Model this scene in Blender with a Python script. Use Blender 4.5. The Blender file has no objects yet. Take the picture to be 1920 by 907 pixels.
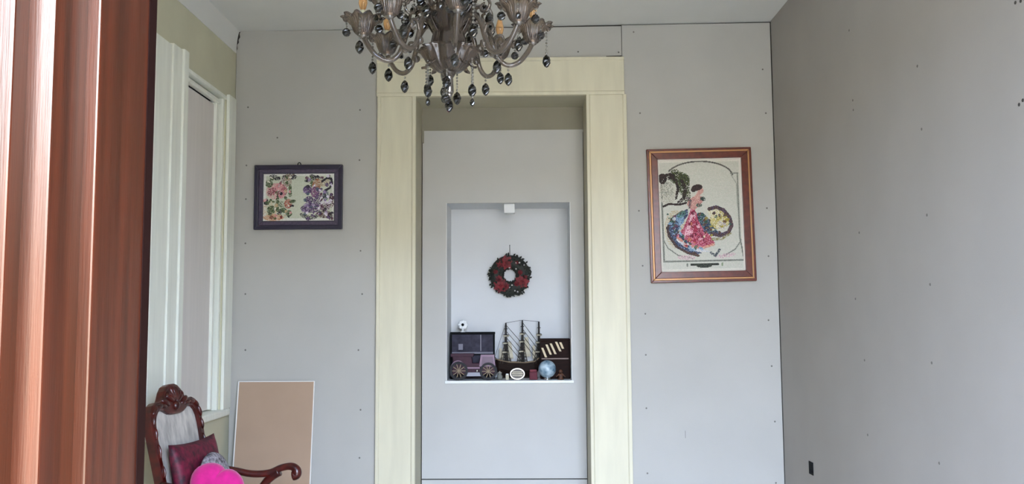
import bpy, math, random
import numpy as np
from mathutils import Vector, Matrix

rnd = random.Random(7)
C = bpy.context.scene.collection
SC = bpy.context.scene
PI = math.pi

# ------------------------------------------------------------------ camera
EYE = 1.45
F = 1664.0
pitch = math.atan(141.5 / F)
yaw = math.atan(25 / F)
roll = math.radians(-0.35)
CM = Matrix.Rotation(yaw, 3, 'Z') @ Matrix.Rotation(PI / 2 + pitch, 3, 'X') @ Matrix.Rotation(roll, 3, 'Z')
cam = bpy.data.objects.new('camera', bpy.data.cameras.new('camera'))
C.objects.link(cam)
cam.data.sensor_width = 36
cam.data.lens = F / 1920 * 36
cam.data.clip_start = 0.02
cam.matrix_world = Matrix.Translation((0, 0, EYE)) @ CM.to_4x4()
SC.camera = cam

# ------------------------------------------------------------------ world and light
SC.view_settings.view_transform = 'Standard'
SC.view_settings.look = 'None'
SC.view_settings.gamma = 1
SC.view_settings.use_curve_mapping = False
SC.view_settings.exposure = 1.12
SC.cycles.diffuse_bounces = 8
SC.cycles.caustics_reflective = False
SC.cycles.caustics_refractive = False

SKY = 30.0
w = bpy.data.worlds.new('overcast_sky')
SC.world = w
w.use_nodes = True
nt = w.node_tree
bg = nt.nodes['Background']
tc = nt.nodes.new('ShaderNodeTexCoord')
sp = nt.nodes.new('ShaderNodeSeparateXYZ')
rp = nt.nodes.new('ShaderNodeValToRGB')
nt.links.new(tc.outputs['Generated'], sp.inputs[0])
nt.links.new(sp.outputs['Z'], rp.inputs[0])
rp.color_ramp.elements[0].position = 0.0
rp.color_ramp.elements[0].color = (0.58, 0.735, 1.0, 1)
rp.color_ramp.elements[1].position = 0.6
rp.color_ramp.elements[1].color = (0.50, 0.66, 1.0, 1)
nt.links.new(rp.outputs[0], bg.inputs['Color'])
bg.inputs['Strength'].default_value = SKY

# portal that tells the sampler where the daylight comes in (gives no light itself)
pl = bpy.data.lights.new('doorway_portal', 'AREA')
pl.shape = 'RECTANGLE'
pl.size, pl.size_y = 2.0, 3.06
pl.cycles.is_portal = True
po = bpy.data.objects.new('doorway_portal', pl)
C.objects.link(po)
po.location = (0.43, 0.815, 1.41)
po.rotation_euler = (PI / 2, 0, 0)


# ------------------------------------------------------------------ helpers
def lin(c):
    """hex string or 0-255 tuple in sRGB to linear RGB"""
    if isinstance(c, str):
        c = [int(c[i:i + 2], 16) for i in (0, 2, 4)]
    return tuple((v / 255 / 12.92 if v / 255 <= 0.04045 else ((v / 255 + 0.055) / 1.055) ** 2.4) for v in c)


MATS = {}


def mat(name, c, rough=0.6, var=0.0, scale=8.0, stretch=(1, 1, 1), bump=0.0, bscale=60.0, metal=0.0, coat=0.0,
        trans=0.0, ior=1.5, sheen=0.0, spec=0.5, c2=None):
    m = bpy.data.materials.new(name)
    MATS[name] = m
    m.use_nodes = True
    n, l = m.node_tree.nodes, m.node_tree.links
    b = n['Principled BSDF']
    col = lin(c)
    b.inputs['Base Color'].default_value = (*col, 1)
    b.inputs['Roughness'].default_value = rough
    b.inputs['Metallic'].default_value = metal
    b.inputs['Coat Weight'].default_value = coat
    b.inputs['Coat Roughness'].default_value = 0.28 if coat else 0.03
    b.inputs['Transmission Weight'].default_value = trans
    b.inputs['IOR'].default_value = ior
    b.inputs['Specular IOR Level'].default_value = spec
    b.inputs['Sheen Weight'].default_value = sheen
    if var or c2 or bump:
        t = n.new('ShaderNodeTexCoord')
        mp = n.new('ShaderNodeMapping')
        mp.inputs['Scale'].default_value = stretch
        l.new(t.outputs['Object'], mp.inputs['Vector'])
    if var or c2:
        no = n.new('ShaderNodeTexNoise')
        no.inputs['Scale'].default_value = scale
        no.inputs['Detail'].default_value = 5
        l.new(mp.outputs[0], no.inputs['Vector'])
        r = n.new('ShaderNodeValToRGB')
        r.color_ramp.elements[0].position = 0.3
        r.color_ramp.elements[1].position = 0.7
        if c2:
            r.color_ramp.elements[0].color = (*lin(c2), 1)
            r.color_ramp.elements[1].color = (*col, 1)
        else:
            r.color_ramp.elements[0].color = (*[v * (1 - var) for v in col], 1)
            r.color_ramp.elements[1].color = (*[min(1, v * (1 + var)) for v in col], 1)
        l.new(no.outputs['Fac'], r.inputs[0])
        l.new(r.outputs[0], b.inputs['Base Color'])
    if bump:
        nb = n.new('ShaderNodeTexNoise')
        nb.inputs['Scale'].default_value = bscale
        nb.inputs['Detail'].default_value = 4
        l.new(mp.outputs[0], nb.inputs['Vector'])
        bp = n.new('ShaderNodeBump')
        bp.inputs['Strength'].default_value = bump
        bp.inputs['Distance'].default_value = 0.002
        l.new(nb.outputs['Fac'], bp.inputs['Height'])
        l.new(bp.outputs[0], b.inputs['Normal'])
    return m


def thin_glass(name, c, opacity=0.5, rough=0.08, diff=None):
    """thin coloured glass: straight-through tint under a glossy coat and a little body colour"""
    m = bpy.data.materials.new(name)
    m.use_nodes = True
    n, l = m.node_tree.nodes, m.node_tree.links
    out = n['Material Output']
    b = n['Principled BSDF']
    b.inputs['Base Color'].default_value = (*lin(diff or c), 1)
    b.inputs['Roughness'].default_value = rough
    b.inputs['Specular IOR Level'].default_value = 0.9
    tr = n.new('ShaderNodeBsdfTransparent')
    tr.inputs[0].default_value = (*lin(c), 1)
    fr = n.new('ShaderNodeLayerWeight')
    fr.inputs['Blend'].default_value = 0.35
    mr = n.new('ShaderNodeMapRange')
    mr.inputs['To Min'].default_value = opacity * 0.6
    mr.inputs['To Max'].default_value = min(1, opacity * 1.7)
    l.new(fr.outputs['Facing'], mr.inputs[0])
    mx = n.new('ShaderNodeMixShader')
    l.new(mr.outputs[0], mx.inputs[0])
    l.new(tr.outputs[0], mx.inputs[1])
    l.new(b.outputs[0], mx.inputs[2])
    l.new(mx.outputs[0], out.inputs[0])
    return m


class MB:
    """collects shapes and links them as ONE mesh object"""

    def __init__(self):
        self.v, self.f, self.mi = [], [], []

    def add(self, vs, fs, mi=0):
        o = len(self.v)
        self.v += [tuple(p) for p in vs]
        for f in fs:
            self.f.append(tuple(i + o for i in f))
            self.mi.append(mi)
        return self

    def box(self, x0, x1, y0, y1, z0, z1, mi=0):
        vs = [(x0, y0, z0), (x1, y0, z0), (x1, y1, z0), (x0, y1, z0), (x0, y0, z1), (x1, y0, z1), (x1, y1, z1), (x0, y1, z1)]
        return self.add(vs, [(3, 2, 1, 0), (4, 5, 6, 7), (0, 1, 5, 4), (1, 2, 6, 5), (2, 3, 7, 6), (3, 0, 4, 7)], mi)

    def prism(self, pts, place, d0, d1, mi=0):
        """polygon pts (u,v), place(u,v,d)->xyz, extruded d0..d1"""
        n = len(pts)
        vs = [place(u, v, d0) for u, v in pts] + [place(u, v, d1) for u, v in pts]
        fs = [tuple(range(n - 1, -1, -1)), tuple(range(n, 2 * n))] + [(i, (i + 1) % n, n + (i + 1) % n, n + i) for i in range(n)]
        return self.add(vs, fs, mi)

    def ring(self, outer, inner, place, d0, d1, mi=0):
        """frame between two closed loops of equal length, extruded"""
        n = len(outer)
        vs = [place(*p, d) for d in (d0, d1) for lp in (outer, inner) for p in lp]
        fs = []
        for i in range(n):
            j = (i + 1) % n
            fs += [(i, n + i, n + j, j), (2 * n + i, 2 * n + j, 3 * n + j, 3 * n + i), (i, j, 2 * n + j, 2 * n + i), (n + i, 3 * n + i, 3 * n + j, n + j)]
        return self.add(vs, fs, mi)

    def lathe(self, prof, c=(0, 0, 0), seg=16, lobes=0, depth=0.0, mi=0, axis='z', twist=0.0):
        """prof = (radius, height) list round an upright axis; lobes ripple the radius"""
        vs, fs = [], []
        n = len(prof)
        for k, (r, h) in enumerate(prof):
            for i in range(seg):
                a = 2 * PI * i / seg + twist * k
                dd = depth * (k / max(1, n - 1)) if lobes else 0
                q = r * (1 + dd * math.cos(lobes * a))
                x, y, z = q * math.cos(a), q * math.sin(a), h
                if axis == 'y':
                    x, y, z = x, h, y
                elif axis == 'x':
                    x, y, z = h, x, y
                vs.append((c[0] + x, c[1] + y, c[2] + z))
        for k in range(n - 1):
            for i in range(seg):
                j = (i + 1) % seg
                fs.append((k * seg + i, k * seg + j, (k + 1) * seg + j, (k + 1) * seg + i))
        if prof[0][0] > 1e-6:
            fs.append(tuple(range(seg - 1, -1, -1)))
        if prof[-1][0] > 1e-6:
            fs.append(tuple((n - 1) * seg + i for i in range(seg)))
        return self.add(vs, fs, mi)

    def open_lathe(self, prof, c=(0, 0, 0), seg=24, lobes=0, depth=0.0, wave=0.0, mi=0, flute=.035):
        """open shell (petalled bowl); rim rises and falls by wave"""
        vs, fs = [], []
        n = len(prof)
        for k, (r, h) in enumerate(prof):
            t = k / (n - 1)
            for i in range(seg):
                a = 2 * PI * i / seg
                q = r * (1 + depth * t * math.cos(lobes * a) + flute * math.cos(lobes * 3 * a))
                vs.append((c[0] + q * math.cos(a), c[1] + q * math.sin(a), c[2] + h + wave * t * t * math.cos(lobes * a)))
        for k in range(n - 1):
            for i in range(seg):
                j = (i + 1) % seg
                fs.append((k * seg + i, k * seg + j, (k + 1) * seg + j, (k + 1) * seg + i))
        return self.add(vs, fs, mi)

    def tube(self, path, rad, seg=8, mi=0, flat=1.0):
        P = [Vector(p) for p in path]
        n = len(P)
        R = rad if isinstance(rad, (list, tuple)) else [rad] * n
        vs, fs = [], []
        up = Vector((0, 0, 1))
        t0 = (P[1] - P[0]).normalized()
        if abs(t0.dot(up)) > 0.95:
            up = Vector((1, 0, 0))
        nrm = (up - t0 * up.dot(t0)).normalized()
        for k in range(n):
            t = (P[min(k + 1, n - 1)] - P[max(k - 1, 0)]).normalized()
            nrm = (nrm - t * nrm.dot(t)).normalized()
            bi = t.cross(nrm)
            for i in range(seg):
                a = 2 * PI * i / seg
                vs.append(P[k] + nrm * math.cos(a) * R[k] + bi * math.sin(a) * R[k] * flat)
        for k in range(n - 1):
            for i in range(seg):
                j = (i + 1) % seg
                fs.append((k * seg + i, k * seg + j, (k + 1) * seg + j, (k + 1) * seg + i))
        fs.append(tuple(range(seg - 1, -1, -1)))
        fs.append(tuple((n - 1) * seg + i for i in range(seg)))
        return self.add(vs, fs, mi)

    def ball(self, c, r, seg=10, rings=6, sx=1, sy=1, sz=1, mi=0):
        vs, fs = [], []
        for k in range(rings + 1):
            th = PI * k / rings
            for i in range(seg):
                a = 2 * PI * i / seg
                vs.append((c[0] + sx * r * math.sin(th) * math.cos(a), c[1] + sy * r * math.sin(th) * math.sin(a), c[2] - sz * r * math.cos(th)))
        for k in range(rings):
            for i in range(seg):
                j = (i + 1) % seg
                fs.append((k * seg + i, k * seg + j, (k + 1) * seg + j, (k + 1) * seg + i))
        return self.add(vs, fs, mi)

    def build(self, name, m, parent=None, smooth=False, bevel=0.0, sub=0, loc=None):
        me = bpy.data.meshes.new(name)
        me.from_pydata([tuple(p) for p in self.v], [], self.f)
        ms = m if isinstance(m, (list, tuple)) else [m]
        for q in ms:
            me.materials.append(q)
        if len(ms) > 1:
            me.polygons.foreach_set('material_index', self.mi)
        if smooth:
            me.polygons.foreach_set('use_smooth', [True] * len(me.polygons))
        me.validate()
        me.update()
        o = bpy.data.objects.new(name, me)
        C.objects.link(o)
        if parent:
            o.parent = parent
        if loc:
            o.location = loc
        if bevel:
            b = o.modifiers.new('bevel', 'BEVEL')
            b.width = bevel
            b.segments = 2
            b.limit_method = 'ANGLE'
        if sub:
            s = o.modifiers.new('subsurf', 'SUBSURF')
            s.levels = s.render_levels = sub
        return o


def empty(name, loc=(0, 0, 0), rz=0.0, parent=None):
    o = bpy.data.objects.new(name, None)
    C.objects.link(o)
    o.location = loc
    o.rotation_euler = (0, 0, rz)
    o.empty_display_size = 0.05
    if parent:
        o.parent = parent
    return o


def tag(o, label=None, cat=None, group=None, kind=None):
    if label:
        o['label'] = label
    if cat:
        o['category'] = cat
    if group:
        o['group'] = group
    if kind:
        o['kind'] = kind
    return o


def struct(o):
    o['kind'] = 'structure'
    return o


def dup(o, parent=None, loc=None, rot=None, kids=True):
    c = o.copy()
    C.objects.link(c)
    c.parent = parent
    if loc is not None:
        c.location = loc
    if rot is not None:
        c.rotation_euler = rot
    if kids:
        for ch in list(o.children):
            dup(ch, c)
    return c


def smooth_path(pts, per=6):
    """Catmull-Rom through pts"""
    P = [Vector(p) for p in pts]
    out = []
    for i in range(len(P) - 1):
        p0, p1, p2, p3 = P[max(i - 1, 0)], P[i], P[i + 1], P[min(i + 2, len(P) - 1)]
        for k in range(per):
            t = k / per
            out.append(0.5 * ((2 * p1) + (p2 - p0) * t + (2 * p0 - 5 * p1 + 4 * p2 - p3) * t * t + (3 * p1 - p0 - 3 * p2 + p3) * t ** 3))
    out.append(P[-1])
    return out


# ------------------------------------------------------------------ materials
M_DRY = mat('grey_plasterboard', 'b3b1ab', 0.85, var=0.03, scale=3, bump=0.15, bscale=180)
M_DRY_SHADED = mat('grey_plasterboard_shaded', 'a09b95', 0.85, var=0.03, scale=3, bump=0.15, bscale=180)  # same sheet, darkened: the right wall's weaker light is in the colour
M_DARK = mat('dark_gap', '3a3632', 0.9)
M_CEIL = mat('ceiling_paint', 'dcdcd8', 0.8, var=0.02, scale=4)
M_CREAM = mat('cream_paint', 'd1cbb2', 0.5, var=0.05, scale=5, stretch=(4, 4, .5), bump=.15, bscale=30)
M_LCREAM = mat('cream_wall_paint', 'c6c3aa', 0.7, var=0.05, scale=4)
M_WHITEW = mat('white_window_paint', 'e6e8dd', 0.5, var=0.06, scale=6, stretch=(5, 5, .4), bump=.2, bscale=30)
M_SHUT = mat('grey_shutter_panel', 'd6d0cb', 0.6, var=0.04, scale=5, stretch=(6, 6, .4))
M_PANEL = mat('pale_board', 'bdbcb8', 0.75, var=0.03, scale=3)
M_NICHE = mat('niche_white', 'd4d6d8', 0.7, var=0.02, scale=4)
M_HEADER_SHADE = mat('header_shade_board', '8f8a7a', 0.8, var=0.06, scale=5)  # olive-grey imitates the shade above the panel; the hinge shares it
M_BLOCKER = mat('brown_blocker_paint', '4f4338', 0.8, var=.08, scale=3)  # dark paint of the added sky-blocking roof and side walls
M_STREET_BLOCKER = mat('beige_blocker_paint', 'b09878', .9, var=.08, scale=1)  # paint of the added sky-blocking wall over the street
M_FLOOR = mat('floor_tile', 'b0a492', 0.45, var=0.06, scale=3)
M_GROUND = mat('concrete', '857a6a', 0.9, var=0.1, scale=2)
M_WOODD = mat('varnished_door_wood', '481b0a', 0.32, c2='2e0e04', scale=6, stretch=(14, 14, .5), spec=.68, bump=.1, bscale=40)
M_WOODD.node_tree.nodes['Principled BSDF'].inputs['Specular Tint'].default_value = (1.0, .80, .58, 1)
M_MAHOG = mat('mahogany', '54140c', 0.3, c2='2a0807', scale=8, stretch=(3, 3, 3), coat=.15)

# ------------------------------------------------------------------ the setting
XL, XR, YB, YF0, YF1, ZC = -1.833, 1.561, 5.5, 0.82, 1.02, 3.295
fl = struct(MB().box(XL - .3, XR + .3, YF0, 7.2, -.12, 0).build('floor', M_FLOOR))
gr = struct(MB().box(-25, 25, -40, YF0, -.30, -.12).build('ground_outside', M_GROUND))

# ceiling, slightly out of level
cb = MB()
cb.add([(XL - .3, YF0, 3.275), (XR + .3, YF0, 3.322), (XR + .3, 7, 3.306), (XL - .3, 7, 3.278),
        (XL - .3, YF0, 3.5), (XR + .3, YF0, 3.5), (XR + .3, 7, 3.5), (XL - .3, 7, 3.5)],
       [(0, 1, 2, 3), (7, 6, 5, 4), (4, 5, 1, 0), (5, 6, 2, 1), (6, 7, 3, 2), (7, 4, 0, 3)])
struct(cb.build('ceiling', M_CEIL))

# cove between ceiling and left wall
pts = [(XL - .02, 3.135), (XL + .004, 3.135)] + [(XL + .004 + .028 * (1 - math.cos(t)), 3.15 + .14 * math.sin(t)) for t in np.linspace(0.05, PI / 2, 14)] + [(XL - .02, 3.30)]
struct(MB().prism(pts, lambda u, v, d: (u, d, v), YF1, YB - .001).build('trim_1', M_CEIL))

# back wall: dark studs and old wall behind, plasterboard sheets on it
OX0, OX1, OZ = -0.68, 0.388, 2.837          # door opening
wb = MB()
wb.box(XL - .3, OX0 - .03, YB + .014, YB + .28, 0, 3.4)
wb.box(OX1 + .03, XR + .3, YB + .014, YB + .28, 0, 3.4)
wb.box(OX0 - .03, OX1 + .03, YB + .014, YB + .28, OZ + .03, 3.4)
wall_back = struct(wb.build('wall_back', M_DARK))
pf = lambda u, v, d: (u, d, v)
lp = [(XL + .004, .0), (-.835, .0), (-.835, 3.279), (-1.806, 3.279), (-1.812, 3.262), (-1.808, 3.24), (-1.818, 3.222), (-1.815, 3.205), (-1.826, 3.19), (-1.823, 3.165), (XL + .004, 3.15)]
MB().prism(lp[::-1], pf, YB, YB + .0125).build('drywall_panel', M_DRY, wall_back)
MB().prism([(.623, 0), (1.5575, 0), (1.5555, 3.297), (.621, 3.29)][::-1], pf, YB, YB + .0125).build('drywall_panel', M_DRY, wall_back)
MB().prism([(-.831, 3.02), (.6185, 3.02), (.617, 3.285), (-.831, 3.279)][::-1], pf, YB, YB + .0125).build('drywall_panel', M_DRY, wall_back)
MB().prism([(.52, 3.089), (.617, 3.089), (.617, 3.095), (.52, 3.093)][::-1], pf, YB - .0008, YB + .004).build('joint_line', M_DARK, wall_back)

# right wall
wr = struct(MB().box(XR + .0125, XR + .25, YF0, YB + .01, 0, 3.4).build('wall_right', M_DARK))
MB().box(XR, XR + .0125, YF1, YB - .004, 0, 3.312).build('drywall_panel', M_DRY_SHADED, wr)

# left wall round the tall window
WY0, WY1, WZ0, WZ1 = 4.64, 5.34, .90, 2.818
wl = MB()
wl.box(XL - .25, XL, YF0, WY0, 0, 3.3)
wl.box(XL - .25, XL, WY1, YB + .01, 0, 3.3)
wl.box(XL - .25, XL, WY0, WY1, 0, WZ0)
wl.box(XL - .25, XL, WY0, WY1, WZ1, 3.3)
wl.box(XL - .30, XL - .25, WY0 - .1, WY1 + .1, WZ0 - .1, WZ1 + .1)
struct(wl.build('wall_left', M_LCREAM))

# front wall with the wide street doorway the picture is taken through
FX0, FX1, FZ = -.56, 1.50, 2.95
fw = MB()
fw.box(XL - .3, FX0, YF0, YF1, -.12, 3.4)
fw.box(FX1, XR + .3, YF0, YF1, -.12, 3.4)
fw.box(FX0, FX1, YF0, YF1, FZ, 3.4)
struct(fw.build('wall_front', M_LCREAM))
# porch-like roof and side walls, added out of view to block skylight
PR = 2.0
struct(MB().box(-1.8, 2.1, YF0 - PR, YF0, 3.05, 3.2).build('roof_sky_blocker', M_BLOCKER))
struct(MB().box(1.9, 2.1, -.5, YF0, -.12, 3.05).build('wall_sky_blocker_right', M_BLOCKER))
struct(MB().box(-1.8, -1.6, -.95, YF0, -.12, 3.05).build('wall_sky_blocker_left', M_BLOCKER))
# unseen house-high wall added across the street to cut off the low sky
struct(MB().box(-25, 25, -11.6, -11, -.12, 4.0).build('wall_sky_blocker_street', M_STREET_BLOCKER))
# unseen box added behind the boarded doorway to stop light leaking in
struct(MB().box(-1.2, .9, 6.3, 6.4, -.1, 3.4).box(-1.2, -1.1, YB + .28, 6.3, -.1, 3.4).box(.8, .9, YB + .28, 6.3, -.1, 3.4).box(-1.1, .8, YB + .28, 6.3, 3.1, 3.2).build('wall_light_seal', M_DARK))


def at(px, py, Y):
    """where the sight line of a photo pixel meets the upright plane y = Y"""
    d = CM @ Vector(((px - 960) / F, (453.5 - py) / F, -1))
    return Vector((0, 0, EYE)) + d * (Y / d.y)


def atx(px, py, X):
    d = CM @ Vector(((px - 960) / F, (453.5 - py) / F, -1))
    return Vector((0, 0, EYE)) + d * (X / d.x)


# stepped, varnished frame of the street doorway (its left jamb is what shows)
door_2 = struct(empty('door_2', (FX0, YF0, 0)))
K = 0.80                                    # distance of the first moulding


def jx(px, Y):
    return at(px, 450, Y).x


def jy(px, X):
    return atx(px, 450, X).y


y1 = K
xA = jx(10, y1)
y2 = jy(38, xA)
xB = jx(88, y2)
y3 = jy(150, xB)
xC = jx(175, y3)
y4 = jy(289, xC)
MB().prism([(FX0, y1), (xA, y1), (xA, y2 + .004), (FX0, y2 + .004)], lambda u, v, d: (u - FX0, v - YF0, d), -.12, FZ).build('outer_moulding', M_WOODD, door_2, bevel=.0022)
MB().prism([(FX0, y2), (xB, y2), (xB, y3 + .004), (FX0, y3 + .004)], lambda u, v, d: (u - FX0, v - YF0, d), -.12, FZ).build('middle_moulding', M_WOODD, door_2, bevel=.0022)
MB().prism([(FX0, y3), (xC, y3), (xC, y4 - .012), (xC - .012, y4), (FX0, y4)], lambda u, v, d: (u - FX0, v - YF0, d), -.12, FZ).build('inner_jamb', M_WOODD, door_2, bevel=.0022)
MB().prism([(FX0, jy(267, xC)), (xC + .0012, jy(267, xC)), (xC + .0012, y4 - .0125), (FX0, y4 - .0125)], lambda u, v, d: (u - FX0, v - YF0, d), -.12, FZ).build('stop_strip', mat('dark_stop_wood', '1c0c08', .8, spec=.05), door_2)
MB().box(0, FX1 - FX0, .03, .19, FZ - .06, FZ).build('head_board', M_WOODD, door_2, bevel=.003)
MB().box(FX1 - FX0 - .06, FX1 - FX0, .03, .19, -.12, FZ - .06).build('right_jamb', M_WOODD, door_2, bevel=.003)

# ------------------------------------------------------------------ tall window in the left wall, closed by a grey shutter
window_1 = struct(empty('window_1', (XL, 4.99, WZ0)))


def wbx(name, x0, x1, ya, yb, za, zb, m, bevel=.003, parent=window_1):
    return MB().box(x0, x1, ya - 4.99, yb - 4.99, za - WZ0, zb - WZ0).build(name, m, parent, bevel=bevel)


wbx('casing_board', 0, .018, 4.26, 4.455, WZ0 + .01, 2.865, M_WHITEW)
wbx('casing_board', 0, .026, 4.458, 4.575, WZ0 + .01, 2.875, M_WHITEW)
wbx('casing_bead', 0, .036, 4.578, 4.645, WZ0 + .01, 2.882, M_WHITEW, .006)
wbx('casing_board', 0, .020, 5.345, 5.475, WZ0 + .01, 2.83, M_WHITEW)
wbx('head_strip', -.05, .004, WY0, 5.345, WZ1 - .022, WZ1, M_WHITEW)
wbx('head_strip', -.05, -.02, WY0, 5.30, WZ1 - .060, WZ1 - .034, M_WHITEW)
sh = wbx('shutter', -.075, -.045, WY0, 5.262, WZ0 + .02, WZ1 - .07, M_SHUT)
wbx('shutter_stile', -.075, -.028, 5.255, 5.285, WZ0 + .02, WZ1 - .05, M_WHITEW)
wbx('frame_post', -.09, -.01, 5.312, 5.345, WZ0, WZ1, M_WHITEW)
wbx('frame_back', -.20, -.10, WY0 - .01, WY1 + .01, WZ0 - .02, WZ1 + .01, M_DARK)
wbx('sill', -.09, .03, 4.24, 5.44, WZ0 - .03, WZ0 + .012, M_WHITEW, .008)
h = MB()
h.tube(smooth_path([(-.045, -.28, .80), (-.01, -.28, .81), (-.005, -.28, .77), (-.012, -.28, .70)], 4), .008, 8)
h.build('handle', M_WHITEW, window_1, smooth=True)

# ------------------------------------------------------------------ cased doorway in the back wall, boarded up with a niche
door_1 = struct(empty('door_1', (-.146, YB, 0)))
DX = -.146
T = .030


def dpl(u, v, d):
    return (u - DX, d - YB, v)


def casing(x0, x1, za, zb):
    """upright board with a raised bead along both edges"""
    q = [(x0, 0), (x0, -T - .008), (x0 + .018, -T - .008), (x0 + .024, -T), (x1 - .026, -T), (x1 - .02, -T - .006), (x1, -T - .006), (x1, 0)]
    return MB().prism(q, lambda u, v, d: (u - DX, v, d), za, zb).build('casing_board', M_CREAM, door_1, bevel=.002)


casing(-.922, OX0, 0, OZ)
casing(OX1, .640, 0, OZ)
q = [(0, OZ), (-T - .006, OZ), (-T - .006, OZ + .02), (-T, OZ + .026), (-T, 3.055), (-T - .008, 3.060), (-T - .008, 3.078), (0, 3.078)]
MB().prism(q, lambda u, v, d: (d - DX, u, v), -.928, .628).build('casing_board', M_CREAM, door_1, bevel=.002)
M_REV = mat('reveal_paint', 'b7b29c', 0.6, var=0.04, scale=4)
YP = 5.78
MB().box(OX0 - .03 - DX, OX0 - DX, 0, .30, 0, OZ).build('reveal_board', M_REV, door_1)
MB().box(OX1 - DX, OX1 + .03 - DX, 0, .30, 0, OZ).build('reveal_board', M_REV, door_1)
MB().box(OX0 - .03 - DX, OX1 + .03 - DX, 0, .30, OZ, OZ + .03).build('reveal_board', M_REV, door_1)
MB().box(OX0 - DX, OX1 - DX, .292, .32, 2.682, OZ).build('header_shade_board', M_HEADER_SHADE, door_1)  # dark colour stands in for a shaded recess
MB().box(OX0 + .012 - DX, OX1 - DX, .283, .292, 2.668, 2.684).build('header_strip', M_PANEL, door_1)
# boarded panel with the niche hole
NX0, NX1, NZ0, NZ1, NY = -.513, .2925, 1.046, 2.200, 6.12
pb = MB()
px0, px1, pz0, pz1 = OX0 + .006, OX1 - .004, .425, 2.676
pb.ring([(px0, pz0), (px1, pz0), (px1, pz1), (px0, pz1)], [(NX0, NZ0), (NX1, NZ0), (NX1, NZ1), (NX0, NZ1)], dpl, YP, YP + .015)
pb.build('panel', M_PANEL, door_1)
MB().box(px0 - DX, px1 - DX, .283, .30, 0, .417).build('lower_panel', M_PANEL, door_1)
MB().box(OX0 - DX, OX1 - DX, .2955, .30, .40, .44).build('panel_gap', M_DARK, door_1)
nb = MB()
e = .02
nb.box(NX0 - e - DX, NX0 - DX, .295, NY - YB, NZ0 - e, NZ1 + e)
nb.box(NX1 - DX, NX1 + e - DX, .295, NY - YB, NZ0 - e, NZ1 + e)
nb.box(NX0 - DX, NX1 - DX, .295, NY - YB, NZ1, NZ1 + e)
nb.box(NX0 - DX, NX1 - DX, .295, NY - YB, NZ0 - e, NZ0)
nb.box(NX0 - e - DX, NX1 + e - DX, NY - YB, NY - YB + e, NZ0 - e, NZ1 + e)
nb.build('niche', M_NICHE, door_1)
M_WHITE = mat('white_paint', 'e4e6e6', 0.5)
MB().box(NX0 - .012 - DX, NX1 + .012 - DX, .268, .295, NZ0 - .018, NZ0).build('niche_sill', M_WHITE, door_1, bevel=.002)
for xa in (NX0 - .004, NX1):
    MB().box(xa - DX, xa + .004 - DX, .277, .281, NZ0, NZ1).build('niche_edge', M_WHITE, door_1)
MB().box(OX0 + .001 - DX, OX0 + .016 - DX, .268, .29, 2.60, 2.685).build('hinge', M_HEADER_SHADE, door_1, bevel=.002)

# screws that hold the sheets
scb = MB().lathe([(.0055, 0.0), (.0048, -.0012), (.001, -.0006)], seg=10, axis='y')
M_SCREW = mat('screw', '6f6b66', 0.5, metal=.5)
scr0 = None
spots = [(465, 201), (462, 310), (461, 373), (460, 456), (460, 551), (460, 656), (675, 206), (674, 300), (676, 470), (679, 551), (672, 656), (676, 768), (674, 858),
         (520, 258), (1188, 60), (1200, 212), (1198, 395), (1205, 498), (1210, 588), (1211, 665), (1212, 765), (1214, 887), (1430, 130), (1436, 212),
         (1438, 390), (1441, 480), (1441, 600), (1447, 686), (1453, 790), (1455, 905), (1160, 98), (1084, 97), (930, 96)]
for (a, b) in spots:
    p = at(a, b, YB)
    if scr0 is None:
        scr0 = scb.build('screw', M_SCREW, wall_back)
        o = scr0
    else:
        o = dup(scr0, wall_back)
    o.location = (p.x, YB, p.z)
scb2 = MB().lathe([(.006, 0.0), (.005, -.0012), (.001, -.0006)], seg=10, axis='x')
scr1 = None
for (a, b) in [(1592, 57), (1720, 124), (1599, 188), (1600, 206), (1728, 242), (1738, 403), (1611, 436), (1621, 675), (1747, 680), (1744, 533), (1627, 815), (1761, 868), (1604, 560)]:
    p = atx(a, b, XR)
    o = scb2.build('screw', M_SCREW, wr) if scr1 is None else dup(scr1, wr)
    scr1 = scr1 or o
    o.location = (XR, p.y, p.z)
for (a, b) in [(1904, 5), (1911, 196), (1918, 188), (1914, 2)]:
    p = atx(a, b, XR)
    MB().lathe([(.006, 0), (.0055, -.0015), (.001, -.001)], seg=8, axis='x').build('nail_hole', M_DARK, wr, loc=(XR, p.y, p.z))
# scratch marks on the right sheet
p = at(1285, 814, YB)
MB().box(-.0012, .0012, -.0008, 0, -.022, .022).build('scratch', M_SCREW, wall_back, loc=(p.x, YB, p.z))

# dark cable slot low on the right wall
M_BLACK = mat('black_plastic', '07080a', 0.8, spec=.2)
p0, p1 = atx(1521, 865, XR), atx(1521, 889, XR)
t = empty('cable_slot', (XR, p0.y, p1.z))
tag(t, 'small black cable slot plate low on the right grey wall', 'slot')
MB().box(-.004, 0, -.035, .035, 0, p0.z - p1.z).build('plate', M_BLACK, t, bevel=.002)
MB().box(-.0055, -.004, -.02, .02, .015, p0.z - p1.z - .045).build('flap', M_BLACK, t)
MB().box(-.0055, -.004, -.02, .02, p0.z - p1.z - .03, p0.z - p1.z - .012).build('flap', M_BLACK, t)


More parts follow.
